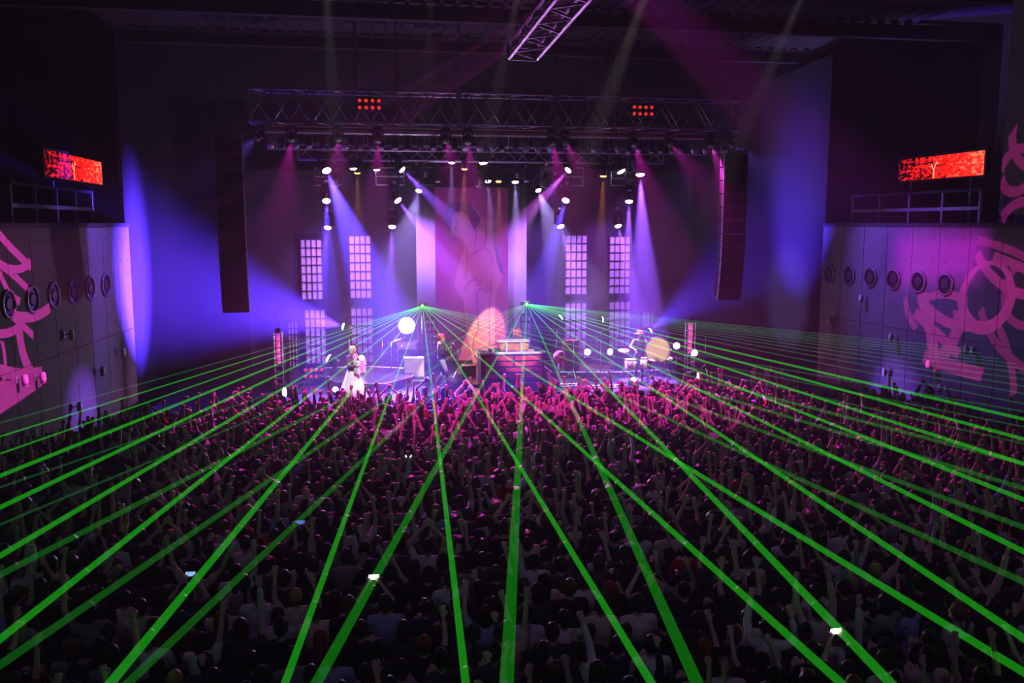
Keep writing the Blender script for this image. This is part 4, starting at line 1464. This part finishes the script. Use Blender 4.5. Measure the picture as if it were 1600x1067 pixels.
def hand(mb, wrist, elbow, side, kind='open'):
    """palm, four unequal bent fingers and a thumb leaving the side of the palm"""
    w = Vector(wrist)
    d = (w - Vector(elbow)).normalized()
    up = Vector((0, 1, 0)) if abs(d.y) < 0.9 else Vector((0, 0, 1))
    lat = d.cross(up).normalized() * side          # towards the thumb
    nor = lat.cross(d).normalized() * side         # palm normal
    pc = w + d * 0.05
    mb.ball(pc, 0.05, (0.85, 0.45, 1.0), n=10, m=8, rot=Matrix((lat, nor, d)).transposed())
    ln = (0.062, 0.072, 0.068, 0.052)
    for k in range(4):
        root = w + d * 0.085 + lat * (0.028 - 0.019 * k)
        if kind == 'open':
            a = root + d * ln[k] * 0.6 + lat * (0.012 - 0.008 * k)
            b = a + d * ln[k] * 0.5 + nor * 0.012
        else:
            a = root + d * ln[k] * 0.35 + nor * 0.025
            b = a - d * ln[k] * 0.45 + nor * 0.02
        mb.cap(root - d * 0.01, a, 0.0115, 0.0105, n=6).cap(a, b, 0.0105, 0.0085, n=6)
    r = w + d * 0.03 + lat * 0.032
    a = r + d * 0.03 + lat * 0.03
    b = a + d * 0.03 + (lat * 0.008 if kind == 'open' else -lat * 0.03 + nor * 0.02)
    mb.cap(r, a, 0.014, 0.012, n=6).cap(a, b, 0.012, 0.010, n=6)


SHZ = 1.40
HC = Vector((0, 0.025, 1.60))


def arm_of(side, mode):
    """shoulder, elbow, wrist (figure faces +y)"""
    s = side
    sh = Vector((0.185 * s, -0.005, SHZ))
    P = {
        'down': ((0.25, 0.03, 1.13), (0.22, 0.16, 0.93)),
        'hip': ((0.30, -0.05, 1.15), (0.20, 0.12, 1.02)),
        'chest': ((0.26, 0.08, 1.14), (0.08, 0.26, 1.28)),
        'up': ((0.26, 0.10, 1.66), (0.23, 0.16, 1.92)),
        'upstraight': ((0.22, 0.07, 1.69), (0.24, 0.12, 1.96)),
        'upfwd': ((0.24, 0.24, 1.55), (0.20, 0.38, 1.78)),
        'upout': ((0.38, 0.06, 1.60), (0.48, 0.10, 1.84)),
        'bent': ((0.34, 0.12, 1.42), (0.28, 0.22, 1.66)),
        'overhead': ((0.30, 0.06, 1.64), (0.07, 0.14, 1.86)),
        'phone': ((0.25, 0.22, 1.42), (0.09, 0.36, 1.62)),
    }[mode]
    f = lambda p: Vector((p[0] * s, p[1], p[2]))
    return sh, f(P[0]), f(P[1])


def body_shapes(al, ar, hands=('open', 'open'), legs=None, lean=0.0):
    b = MB()
    b.ball(HC + Vector((0, 0, 0.0)), 0.1, (0.78, 0.95, 1.18), n=14, m=10)
    b.ball(HC + Vector((0, 0.04, -0.06)), 0.062, (0.9, 0.95, 1.0))            # jaw
    b.ball(HC + Vector((0, 0.100, -0.015)), 0.018, (0.8, 1.0, 1.5), n=6, m=5)  # nose
    for s in (-1, 1):
        b.ball(HC + Vector((0.08 * s, -0.005, -0.01)), 0.026, (0.4, 0.9, 1.3), n=8, m=6)   # ears
    b.cap((0, 0.0, 1.42), (0, 0.012, 1.54), 0.055, 0.05)
    b.ball((0, 0, 1.28), 0.19, (0.88, 0.58, 0.95))
    b.ball((0, 0, 1.08), 0.16, (0.86, 0.62, 1.1))
    b.ball((0, 0, 0.93), 0.17, (0.92, 0.68, 0.8))
    for s, a in ((-1, al), (1, ar)):
        sh, el, wr = a
        b.cap((0.07 * s, 0, 1.41), sh, 0.06, 0.058)
        b.cap(sh, el, 0.050, 0.040).cap(el, wr, 0.039, 0.027)
        hand(b, wr, el, -s, hands[0 if s < 0 else 1])
        kn, an = (legs or {}).get(s, (Vector((0.10 * s, 0.02, 0.49)), Vector((0.11 * s, -0.02, 0.08))))
        b.cap((0.09 * s, 0, 0.90), kn, 0.085, 0.055).cap(kn, an, 0.055, 0.038)
        b.cap(an + Vector((0, -0.03, -0.04)), an + Vector((0, 0.14, -0.05)), 0.036, 0.030)
    return b


def shirt_shapes(al, ar, sleeve=0.55, r=0.0):
    b = MB()
    b.ball((0, 0, 1.27), 0.20 + r, (0.90, 0.64, 1.0))
    b.ball((0, 0, 1.08), 0.175 + r, (0.90, 0.68, 1.15))
    b.ball((0, 0, 0.96), 0.18 + r, (0.92, 0.72, 0.75))
    b.cap((-0.06, 0, 1.415), (0.06, 0, 1.415), 0.066, 0.066)
    for s, a in ((-1, al), (1, ar)):
        sh, el, wr = a
        b.cap((0.06 * s, 0, 1.40), sh, 0.075, 0.070)
        if sleeve <= 1:
            b.cap(sh, sh.lerp(el, sleeve), 0.068, 0.062)
        else:
            b.cap(sh, el, 0.066, 0.054).cap(el, el.lerp(wr, sleeve - 1), 0.054, 0.043)
    return b


def trouser_shapes(legs=None):
    b = MB()
    b.ball((0, 0, 0.92), 0.178, (0.94, 0.72, 0.75))
    for s in (-1, 1):
        kn, an = (legs or {}).get(s, (Vector((0.10 * s, 0.02, 0.49)), Vector((0.11 * s, -0.02, 0.08))))
        b.cap((0.09 * s, 0, 0.88), kn, 0.098, 0.068).cap(kn, an + Vector((0, 0, 0.03)), 0.068, 0.055)
    return b


def hair_shapes(kind):
    b = MB()
    c = HC
    b.ball(c + Vector((0, -0.022, 0.022)), 0.108, (0.86, 0.98, 1.10), n=14, m=10)
    if kind == 'bob':
        b.ball(c + Vector((0, -0.035, -0.04)), 0.105, (0.98, 0.75, 1.15), n=14, m=10)
    elif kind == 'long':
        b.ball(c + Vector((0, -0.045, -0.05)), 0.10, (0.95, 0.7, 1.2))
        b.cap(c + Vector((0, -0.075, -0.08)), c + Vector((0, -0.10, -0.30)), 0.075, 0.055)
    elif kind == 'ponytail':
        b.cap(c + Vector((0, -0.11, 0.04)), c + Vector((0, -0.15, -0.02)), 0.035, 0.035)
        b.cap(c + Vector((0, -0.15, -0.02)), c + Vector((0, -0.14, -0.2)), 0.034, 0.016)
    elif kind == 'bun':
        b.ball(c + Vector((0, -0.06, 0.13)), 0.05)
    elif kind == 'cap':
        b.ball(c + Vector((0, -0.01, 0.045)), 0.112, (0.92, 1.0, 0.85))
        b.ball(c + Vector((0, 0.11, 0.03)), 0.07, (0.95, 1.1, 0.14))
    elif kind == 'messy':
        rr = random.Random(5)
        for i in range(14):
            t = rr.uniform(0, 6.28)
            b.ball(c + Vector((0.085 * math.cos(t), -0.03 + 0.085 * math.sin(t), rr.uniform(0.0, 0.1))), 0.035)
    return b


POSES = {            # left arm, right arm, hands
    'arms down': ('down', 'down', 'open', 'open'),
    'hands at chest': ('chest', 'chest', 'open', 'open'),
    'right fist raised': ('down', 'up', 'open', 'fist'),
    'left fist raised': ('up', 'chest', 'fist', 'open'),
    'both arms raised': ('up', 'up', 'open', 'open'),
    'both arms spread high': ('upout', 'upout', 'open', 'open'),
    'right hand stretched up': ('chest', 'upstraight', 'open', 'open'),
    'left hand stretched up': ('upstraight', 'down', 'open', 'open'),
    'hands clapping overhead': ('overhead', 'overhead', 'open', 'open'),
    'right arm reaching forward': ('down', 'upfwd', 'open', 'open'),
    'left arm reaching forward': ('upfwd', 'bent', 'open', 'open'),
    'right elbow bent high': ('hip', 'bent', 'open', 'fist'),
    'phone held up': ('phone', 'phone', 'fist', 'fist'),
}
PM = {}
for pn, (la, ra, lh, rh) in POSES.items():
    al, ar = arm_of(-1, la), arm_of(1, ra)
    body = fuse(body_shapes(al, ar, (lh, rh)), 'person_body', skin_mat, 0.014, 2200, 1)
    sh = fuse(shirt_shapes(al, ar), 'shirt', cloth_tint, 0.021, 900)
    sl = fuse(shirt_shapes(al, ar, 1.85), 'shirt', cloth_tint, 0.021, 1000)
    PM[pn] = (body, sh, sl)
TROUSERS = fuse(trouser_shapes(), 'trousers', denim, 0.018, 600)
HAIRS = {k: fuse(hair_shapes(k), 'hair', hair_tint, 0.011, 500) for k in ('short', 'bob', 'long', 'ponytail', 'bun', 'cap', 'messy')}

SHIRTS = {'black': (0.012, 0.012, 0.014), 'charcoal': (0.05, 0.05, 0.055), 'white': (0.75, 0.75, 0.75), 'grey': (0.25, 0.25, 0.26),
          'navy': (0.015, 0.02, 0.07), 'red': (0.45, 0.02, 0.02), 'pale blue': (0.35, 0.45, 0.7), 'cream': (0.7, 0.62, 0.48), 'maroon': (0.12, 0.012, 0.02)}
SH_W = [('black', 34), ('charcoal', 18), ('white', 15), ('grey', 9), ('navy', 8), ('red', 2), ('pale blue', 3), ('cream', 5), ('maroon', 2)]
HAIR_COL = {'black': (0.008, 0.007, 0.007), 'dark brown': (0.03, 0.016, 0.01), 'brown': (0.10, 0.05, 0.025), 'fair': (0.45, 0.30, 0.12), 'reddish': (0.25, 0.04, 0.02)}
HC_W = [('black', 50), ('dark brown', 32), ('brown', 7), ('fair', 3), ('reddish', 3)]


def pick(rn, w):
    t = rn.uniform(0, sum(x[1] for x in w))
    for k, v in w:
        t -= v
        if t <= 0:
            return k
    return w[-1][0]


def crowd_person(x, y, pose, shirt, hairk, hairc, long_sleeve, rz, sc, label, capcol=None):
    body, sh, sl = PM[pose]
    o = put('person', body, None, (x, y, 0), rz)
    o.scale = (sc,) * 3
    tag(o, label, 'person', 'people in the crowd')
    s = put('shirt', sl if long_sleeve else sh, o)
    s.color = (*SHIRTS[shirt], 1)
    put('trousers', TROUSERS, o)
    h = put('cap' if hairk == 'cap' else 'hair', HAIRS[hairk], o)
    h.color = (*(capcol or HAIR_COL[hairc]), 1)
    return o


def phone(holder, label, lit=(0.7, 0.85, 1.0), st=4.0):
    """lit phone between the raised hands of its holder"""
    sc = holder.scale[0]
    e = thing('phone', label, 'phone', holder.matrix_basis @ Vector((0, 0.40, 1.70)), holder.rotation_euler.z, 'lit phones in the crowd')
    MB().box((0, 0, 0), (0.15, 0.009, 0.075)).build('case', blackplastic, e)
    MB().box((0, -0.006, 0), (0.135, 0.003, 0.065)).build('lit_screen', mat('phone_screen_%d' % int(st * 10 + lit[0] * 100), (0.2, 0.2, 0.2), 0.3, emit=lit, strength=st), e)
    return e


# --- positions: jittered rows over the whole hall floor, nearest people individually
rn = random.Random(21)
special = [  # px, py of the head, pose, shirt, hair, hair colour, long sleeve, label
    (882, 968, 'hands at chest', 'white', 'short', 'black', False, 'broad backed person in white shirt beside the thick central green beam, near the bottom edge'),
    (835, 878, 'left hand stretched up', 'white', 'short', 'black', True, 'person in white with dark strap and raised bent arm, right of the thick beam'),
    (326, 838, 'arms down', 'white', 'bob', 'black', False, 'person in white shirt just left of the matching white shirt, under a bright beam'),
    (376, 834, 'arms down', 'white', 'short', 'black', False, 'person in white shirt, right one of two white shirts side by side'),
    (345, 970, 'hands at chest', 'charcoal', 'bob', 'reddish', False, 'person with reddish bob hair left of the steep beam at bottom left'),
    (620, 832, 'right elbow bent high', 'white', 'short', 'black', True, 'person in white sleeve crossed by the wide green beam left of centre'),
    (583, 742, 'right arm reaching forward', 'red', 'short', 'fair', True, 'fair haired person in red sleeves where two beams cross left of centre'),
    (957, 735, 'hands at chest', 'charcoal', 'cap', 'black', False, 'person in a pale pink cap beside the crossing of two beams right of centre'),
    (585, 930, 'phone held up', 'charcoal', 'short', 'black', False, 'person holding a bright white phone beside the wide lower green beam'),
    (1333, 1022, 'phone held up', 'black', 'bob', 'black', False, 'person holding a bright phone at the lower right between two beams'),
    (640, 728, 'phone held up', 'black', 'short', 'black', False, 'person holding up a small lit phone left of the central beams'),
    (468, 838, 'phone held up', 'navy', 'short', 'black', False, 'person holding a dim blue phone at the left between two beams'),
    (290, 925, 'phone held up', 'charcoal', 'bob', 'black', False, 'person holding a blue lit phone on the bright beam at lower left'),
]
taken = []
spec_people = []
for px, py, pose, shirt, hk, hc, ls, lab in special:
    g = at_z(px, py, 1.60)
    o = crowd_person(g.x, g.y, pose, shirt, hk, hc, ls, 0, 1.0, lab, (0.75, 0.45, 0.6) if hk == 'cap' else None)
    taken.append((g.x, g.y))
    spec_people.append((o, pose))
pl_labels = ['bright white phone beside the wide lower green beam', 'bright phone at the lower right between two beams', 'small lit phone left of the central beams', 'dim blue phone at the left between two beams', 'blue lit phone on the bright beam at lower left']
cols = [((1, 1, 1), 8.0), ((1.0, 0.9, 0.8), 8.0), ((0.7, 0.85, 1.0), 2.0), ((0.15, 0.2, 1.0), 0.6), ((0.3, 0.6, 1.0), 0.9)]
k = 0
for o, pose in spec_people:
    if pose == 'phone held up':
        phone(o, pl_labels[k], *cols[k])
        k += 1

cand = []
y = 6.6
row = 0
while y < 26.1:
    dx = 0.50
    xm = wx(y) - 0.5
    x = -xm + (row % 2) * 0.25
    while x < xm:
        xx, yy = x + rn.uniform(-0.11, 0.11), y + rn.uniform(-0.12, 0.12)
        x += dx
        px, py = project((xx, yy, 1.62))
        if not (-50 < px < 1650 and py < 1140):
            continue
        if any((xx - a) ** 2 + (yy - b) ** 2 < 0.13 for a, b in taken):
            continue
        # the crowd thins out near the walls and towards the sides of the front
        if abs(xx) > 9.8 and rn.random() < 0.35:
            continue
        if yy > 24.4 and abs(xx) > 8.6:
            continue
        cand.append((yy, xx, px, py))
    y += 0.52
    row += 1
cand.sort()
posn_raised = ['right fist raised', 'left fist raised', 'both arms raised', 'both arms spread high', 'right hand stretched up', 'left hand stretched up', 'hands clapping overhead', 'right arm reaching forward', 'left arm reaching forward', 'right elbow bent high']
posn_low = ['arms down', 'hands at chest']
N_IND = 287
bx_bottom = [(-60, 'left of all beams at the bottom'), (172, 'between the twin beams at bottom left'), (200, 'right of the twin beams at bottom left'), (445, 'left of the wide lower left beam'), (495, 'between the wide left beam and the steep one'), (725, 'left of the thick central beam'), (793, 'right of the thick central beam'), (1015, 'left of the thick right beam'), (1090, 'right of the thick right beam'), (1315, 'between the two beams at bottom right'), (1392, 'right of all beams at the bottom')]
dep = [(980, 'bottom edge'), (920, 'bottom rows'), (870, 'low rows'), (830, 'lower-middle rows'), (0, 'middle rows')]
labels_seen = {}
col_ordinal = {}
for i, (yy, xx, px, py) in enumerate(cand[:N_IND]):
    near = yy
    pose = rn.choice(posn_raised) if rn.random() < (0.30 if py > 900 else 0.5) else rn.choice(posn_low)
    shirt = pick(rn, SH_W)
    hk = rn.choice(['short', 'short', 'short', 'bob', 'bob', 'long', 'ponytail', 'messy', 'bun', 'cap' if rn.random() < .3 else 'short'])
    hc = pick(rn, HC_W)
    ls = rn.random() < 0.25
    # place words
    slot = int((px + 60) // 55)
    col_ordinal[slot] = col_ordinal.get(slot, 0) + 1
    sect = 'far left' if px < 150 else 'left' if px < 420 else 'centre left' if px < 660 else 'centre' if px < 940 else 'centre right' if px < 1180 else 'right' if px < 1450 else 'far right'
    dp = [d for lim, d in dep if py > lim][0]
    hw = {'short': 'short hair', 'bob': 'bob hair', 'long': 'long hair', 'ponytail': 'ponytail', 'messy': 'messy hair', 'bun': 'hair bun', 'cap': 'cap'}[hk]
    lab = 'person in %s %s, %s, %s, %s, %s' % (shirt, 'sweater' if ls else 't-shirt', hw if hk == 'cap' else hc.replace('dark brown', 'dark') + ' ' + hw, pose, dp, sect)
    c = labels_seen.get(lab, 0)
    labels_seen[lab] = c + 1
    if c:
        lab = ordw[c] + ' ' + lab
    crowd_person(xx, yy, pose, shirt, hk, hc, ls, rn.gauss(0, 0.22), rn.uniform(0.93, 1.06), ' '.join(lab.split()[:16]))

# --- the rest of the crowd: one mass
def low(me, tris):
    ob = bpy.data.objects.new('tmp', me)
    WS.collection.objects.link(ob)
    d = ob.modifiers.new('d', 'DECIMATE')
    d.ratio = min(1, tris / (2 * max(1, len(me.polygons)) if len(me.polygons[0].vertices) == 4 else max(1, len(me.polygons))))
    t = ob.modifiers.new('t', 'TRIANGULATE')
    dg = shop()
    out = bpy.data.meshes.new_from_object(ob.evaluated_get(dg))
    bpy.data.objects.remove(ob)
    v = np.empty(len(out.vertices) * 3)
    out.vertices.foreach_get('co', v)
    f = np.empty(len(out.polygons) * 3, dtype=np.int32)
    out.polygons.foreach_get('vertices', f)
    bpy.data.meshes.remove(out)
    return v.reshape(-1, 3), f.reshape(-1, 3)


LOWP = {pn: (low(b, 620), low(s, 160), low(l, 200)) for pn, (b, s, l) in PM.items()}
LOWT = low(TROUSERS, 70)
LOWH = {k: low(h, 110) for k, h in HAIRS.items()}
slot_mats = [skin_mat, denim]
slot_id = {}
for k, c in SHIRTS.items():
    slot_id['s' + k] = len(slot_mats)
    slot_mats.append(mat('crowd_cloth_' + k.replace(' ', '_'), c, 0.8, noise=0.15, spec=0.12))
for k, c in HAIR_COL.items():
    slot_id['h' + k] = len(slot_mats)
    slot_mats.append(mat('crowd_hair_' + k.replace(' ', '_'), c, 0.4, noise=0.15))
V, Fc, MI = [], [], []
nv = 0


def addpart(vf, M, slot):
    global nv
    v, f = vf
    V.append(v @ M[:3, :3].T + M[:3, 3])
    Fc.append(f + nv)
    MI.append(np.full(len(f), slot, dtype=np.int32))
    nv += len(v)


for yy, xx, px, py in cand[N_IND:]:
    pose = rn.choice(posn_raised) if rn.random() < 0.72 else rn.choice(posn_low)
    ls = rn.random() < 0.2
    rz, sc = rn.gauss(0, 0.25), rn.uniform(0.92, 1.07)
    M = np.array(Matrix.Translation((xx, yy, 0)) @ Matrix.Rotation(rz, 4, 'Z') @ Matrix.Scale(sc, 4))
    bl, sl_, ll = LOWP[pose]
    addpart(bl, M, 0)
    addpart(ll if ls else sl_, M, slot_id['s' + pick(rn, SH_W)])
    addpart(LOWT, M, 1)
    addpart(LOWH[rn.choice(['short', 'short', 'bob', 'bob', 'long', 'ponytail', 'messy', 'bun'])], M, slot_id['h' + pick(rn, HC_W)])
V = np.concatenate(V)
Fc = np.concatenate(Fc)
MI = np.concatenate(MI)
me = bpy.data.meshes.new('crowd')
me.vertices.add(len(V))
me.vertices.foreach_set('co', V.ravel())
me.loops.add(len(Fc) * 3)
me.loops.foreach_set('vertex_index', Fc.ravel())
me.polygons.add(len(Fc))
me.polygons.foreach_set('loop_start', np.arange(len(Fc), dtype=np.int32) * 3)
me.polygons.foreach_set('material_index', MI)
me.polygons.foreach_set('use_smooth', np.ones(len(Fc), dtype=bool))
for m_ in slot_mats:
    me.materials.append(m_)
me.update(calc_edges=True)
me.validate()
co = bpy.data.objects.new('crowd', me)
C.objects.link(co)
tag(co, 'dense crowd with raised hands packed towards the stage, lit magenta', 'crowd', kind='stuff')
print('CROWD', len(cand), 'tris', len(Fc))

# ------------------------------------------------------------------ the band
eye_mat = mat('eye_dark', (0.02, 0.015, 0.015), 0.2, noise=0.1)
lip_mat = mat('lip_red', (0.5, 0.12, 0.12), 0.4, noise=0.1)
shoe_mat = mat('shoe_black', (0.02, 0.02, 0.022), 0.4, noise=0.1)


def cmat(name, col, rough=0.7):
    return mat(name, col, rough, noise=0.12, nscale=10)


def face(o):
    for s in (-1, 1):
        MB().ball(HC + Vector((0.034 * s, 0.083, 0.012)), 0.012, (1.2, 0.5, 0.8), n=8, m=6).build('eye', eye_mat, o)
    MB().ball(HC + Vector((0, 0.098, -0.058)), 0.02, (1.2, 0.4, 0.4), n=8, m=6).build('mouth', lip_mat, o)


def performer(label, loc, rz, sc, al, ar, hands=('fist', 'fist'), legs=None):
    body = fuse(body_shapes(al, ar, hands, legs), 'person_body', skin_mat, 0.011, 5000, 1)
    o = put('person', body, None, loc, rz)
    o.scale = (sc,) * 3
    tag(o, label, 'person')
    face(o)
    return o


def shoes(o, legs=None, m=shoe_mat):
    for s in (-1, 1):
        kn, an = (legs or {}).get(s, (None, Vector((0.11 * s, -0.02, 0.08))))
        MB().ball(an + Vector((0, 0.05, -0.045)), 0.055, (0.85, 2.5, 0.75)).ball(an + Vector((0, 0.0, -0.01)), 0.052, (1, 1.1, 1)).build('shoe', m, o, True)


V3 = lambda *a: Vector(a)
# singer: long white skirt, dark top, pale hair, accordion
sy = 27.5
sp_ = at_z(552, 627, ST)
al = (V3(-0.185, -0.005, SHZ), V3(-0.30, 0.06, 1.16), V3(-0.20, 0.28, 1.14))
ar = (V3(0.185, -0.005, SHZ), V3(0.30, 0.06, 1.16), V3(0.20, 0.30, 1.14))
singer = performer('person in a long white skirt and dark top playing an accordion at the stage front', (sp_.x, sp_.y, ST), R(-125), 1.0, al, ar)
put('dark_top', fuse(shirt_shapes(al, ar, 1.8), 'dark_top', cmat('top_dark', (0.16, 0.10, 0.13)), 0.013, 1600), singer)
sk = MB()
n, ks = 40, 12
prof = [(0.15, 1.06), (0.17, 1.0), (0.24, 0.8), (0.33, 0.55), (0.43, 0.25), (0.50, 0.02)]
vs_, fs_ = [], []
for k, (r, z) in enumerate(prof):
    for i in range(n):
        t = 2 * math.pi * i / n
        rr = r * (1 + 0.07 * (k / 5) * math.cos(9 * t + 0.3 * k))
        vs_.append((rr * math.cos(t), rr * math.sin(t) * 0.92, z))
for k in range(len(prof) - 1):
    for i in range(n):
        j = (i + 1) % n
        fs_.append((k * n + i, k * n + j, (k + 1) * n + j, (k + 1) * n + i))
fs_.append(tuple(range(n)))
sk.add(vs_, fs_).build('white_skirt', cmat('skirt_white', (0.88, 0.87, 0.88)), singer, True)
hs = hair_shapes('bob')
put('pale_hair', fuse(hs, 'pale_hair', cmat('hair_pale', (0.75, 0.62, 0.42), 0.4), 0.010, 900), singer)
M_ = singer.matrix_basis
acc = thing('accordion', 'white accordion with red bellows bands held by the singer', 'accordion', M_ @ V3(0, 0.27, 1.10), R(-125))
whiteacc = cmat('accordion_white', (0.85, 0.80, 0.78), 0.35)
redacc = cmat('accordion_red', (0.6, 0.05, 0.06), 0.4)
for s in (-1, 1):
    MB().box((0.15 * s, 0, 0), (0.10, 0.16, 0.38)).build('end_case', whiteacc, acc)
for k in range(5):
    MB().box((-0.08 + 0.04 * k, 0, 0), (0.022, 0.15, 0.35)).build('bellows_fold', redacc if k % 2 else whiteacc, acc)
for k in range(10):
    MB().box((0.212, -0.02, -0.16 + 0.035 * k), (0.02, 0.06, 0.03)).build('key', whitepaint, acc)
for s in (-1, 1):
    MB().path([V3(0.1 * s, -0.08, 0.18), V3(0.12 * s, -0.2, 0.34), V3(0.12 * s, -0.30, 0.30)], 0.012).build('strap', redacc, acc)

# guitarist: red hair, dark jacket, pale jeans
gp = at_z(690, 606, ST)
legs = {-1: (V3(-0.11, 0.10, 0.50), V3(-0.12, -0.10, 0.09)), 1: (V3(0.12, 0.14, 0.50), V3(0.13, 0.20, 0.09))}
al = (V3(-0.185, -0.005, SHZ), V3(-0.33, 0.10, 1.18), V3(-0.30, 0.32, 1.22))
ar = (V3(0.185, -0.005, SHZ), V3(0.28, -0.04, 1.14), V3(0.10, 0.22, 1.05))
gtr = performer('red haired person in dark jacket and pale jeans playing guitar in mid step', (gp.x, gp.y, ST), R(-80), 1.05, al, ar, ('fist', 'fist'), legs)
put('dark_jacket', fuse(shirt_shapes(al, ar, 1.85, 0.012), 'dark_jacket', cmat('jacket_dark', (0.07, 0.04, 0.06)), 0.013, 1600), gtr)
put('pale_jeans', fuse(trouser_shapes(legs), 'pale_jeans', cmat('jeans_pale', (0.45, 0.52, 0.68)), 0.013, 1400), gtr)
put('red_hair', fuse(hair_shapes('messy'), 'red_hair', cmat('hair_red', (0.65, 0.07, 0.04), 0.4), 0.010, 1000), gtr)
shoes(gtr, legs, whitepaint)
M_ = gtr.matrix_basis
gt = thing('electric_guitar', 'dark electric guitar with pale fretboard held by the red haired person', 'guitar', M_ @ V3(0.06, 0.215, 1.06), R(-80))
gbody = MB()
GR = Matrix.Rotation(R(22), 3, 'Y')
pts = [(0.20, 0.05), (0.24, 0.12), (0.16, 0.17), (0.05, 0.12), (-0.05, 0.13), (-0.12, 0.17), (-0.17, 0.12), (-0.13, 0.05), (-0.14, -0.05), (-0.17, -0.13), (-0.06, -0.15), (0.05, -0.12), (0.16, -0.17), (0.24, -0.10)]
gbody.slab_y(pts, -0.02, 0.025)
gbody.v = [tuple(GR @ Vector(v)) for v in gbody.v]
gbody.build('guitar_body', cmat('guitar_dark', (0.10, 0.05, 0.03), 0.25), gt)
MB().box(GR @ V3(-0.42, 0.012, 0), (0.62, 0.025, 0.045), GR).build('neck', creamcab, gt)
MB().box(GR @ V3(-0.78, 0.01, 0.01), (0.15, 0.02, 0.075), GR).build('headstock', blackplastic, gt)
MB().box(GR @ V3(0.05, 0.03, 0), (0.10, 0.015, 0.07), GR).build('pickup', chrome, gt)
MB().path([V3(0.2, 0.0, -0.05), V3(0.15, -0.25, 0.25), V3(-0.12, -0.28, 0.36), V3(-0.16, -0.05, 0.14)], 0.014).build('strap', blackplastic, gt)

# keyboard player behind the desk: orange hair
al = (V3(-0.185, -0.005, SHZ), V3(-0.27, 0.10, 1.14), V3(-0.17, 0.36, 1.16))
ar = (V3(0.185, -0.005, SHZ), V3(0.27, 0.10, 1.14), V3(0.17, 0.36, 1.16))
kbp = performer('person with bright orange hair leaning over the keyboard behind the brick desk', (0.62, 29.9, SZ + 0.27), R(168), 0.92, al, ar, ('open', 'open'))
put('dark_shirt', fuse(shirt_shapes(al, ar, 1.7), 'dark_shirt', cmat('shirt_dark', (0.10, 0.08, 0.08)), 0.013, 1400), kbp)
put('trousers', TROUSERS, kbp)
hb = hair_shapes('messy')
hb.ball(HC + V3(0, -0.03, 0.04), 0.16, (1.05, 0.9, 1.0)).ball(HC + V3(0, -0.06, -0.08), 0.15, (1.15, 0.6, 1.2))
put('orange_hair', fuse(hb, 'orange_hair', cmat('hair_orange', (0.85, 0.20, 0.02), 0.45), 0.011, 1000), kbp)
shoes(kbp)

# drummer: dark jacket, reddish hat
dp_ = at_y(1003, 560, 29.35)
al = (V3(-0.185, -0.005, SHZ), V3(-0.34, 0.06, 1.20), V3(-0.38, 0.26, 1.36))
ar = (V3(0.185, -0.005, SHZ), V3(0.33, 0.08, 1.20), V3(0.22, 0.34, 1.15))
dr = performer('person in a dark jacket and red brimmed hat standing behind the white drums', (dp_.x - 0.05, 29.5, ST), R(172), 1.0, al, ar)
put('dark_jacket', fuse(shirt_shapes(al, ar, 1.8, 0.01), 'dark_jacket', cmat('jacket_black', (0.05, 0.045, 0.05)), 0.013, 1400), dr)
put('trousers', TROUSERS, dr)
shoes(dr)
MB().lathe([(0.17, 0.0), (0.17, 0.012), (0.105, 0.02), (0.10, 0.10), (0.07, 0.125)], 20, HC + V3(0, -0.01, 0.055)).build('red_hat', cmat('hat_red', (0.6, 0.05, 0.12)), dr, True)
put('hair', HAIRS['short'], dr).color = (0.02, 0.015, 0.012, 1)
M_ = dr.matrix_basis
for s, h_ in ((-1, V3(-0.38, 0.29, 1.40)), (1, V3(0.22, 0.38, 1.16))):
    a = M_ @ h_
    b = M_ @ (h_ + (V3(0.05, 0.30, 0.10) if s < 0 else V3(-0.03, 0.28, -0.08)))
    ds = thing('drumstick', 'pale drumstick in the drummer\'s %s hand' % ('raised' if s < 0 else 'lower'), 'drumstick', a)
    MB().tube((0, 0, 0), b - a, 0.009, 0.006, 8).build('shaft', creamcab, ds)
    MB().ball(b - a, 0.012, n=8, m=6).build('tip', creamcab, ds)

bpy.data.scenes.remove(WS)
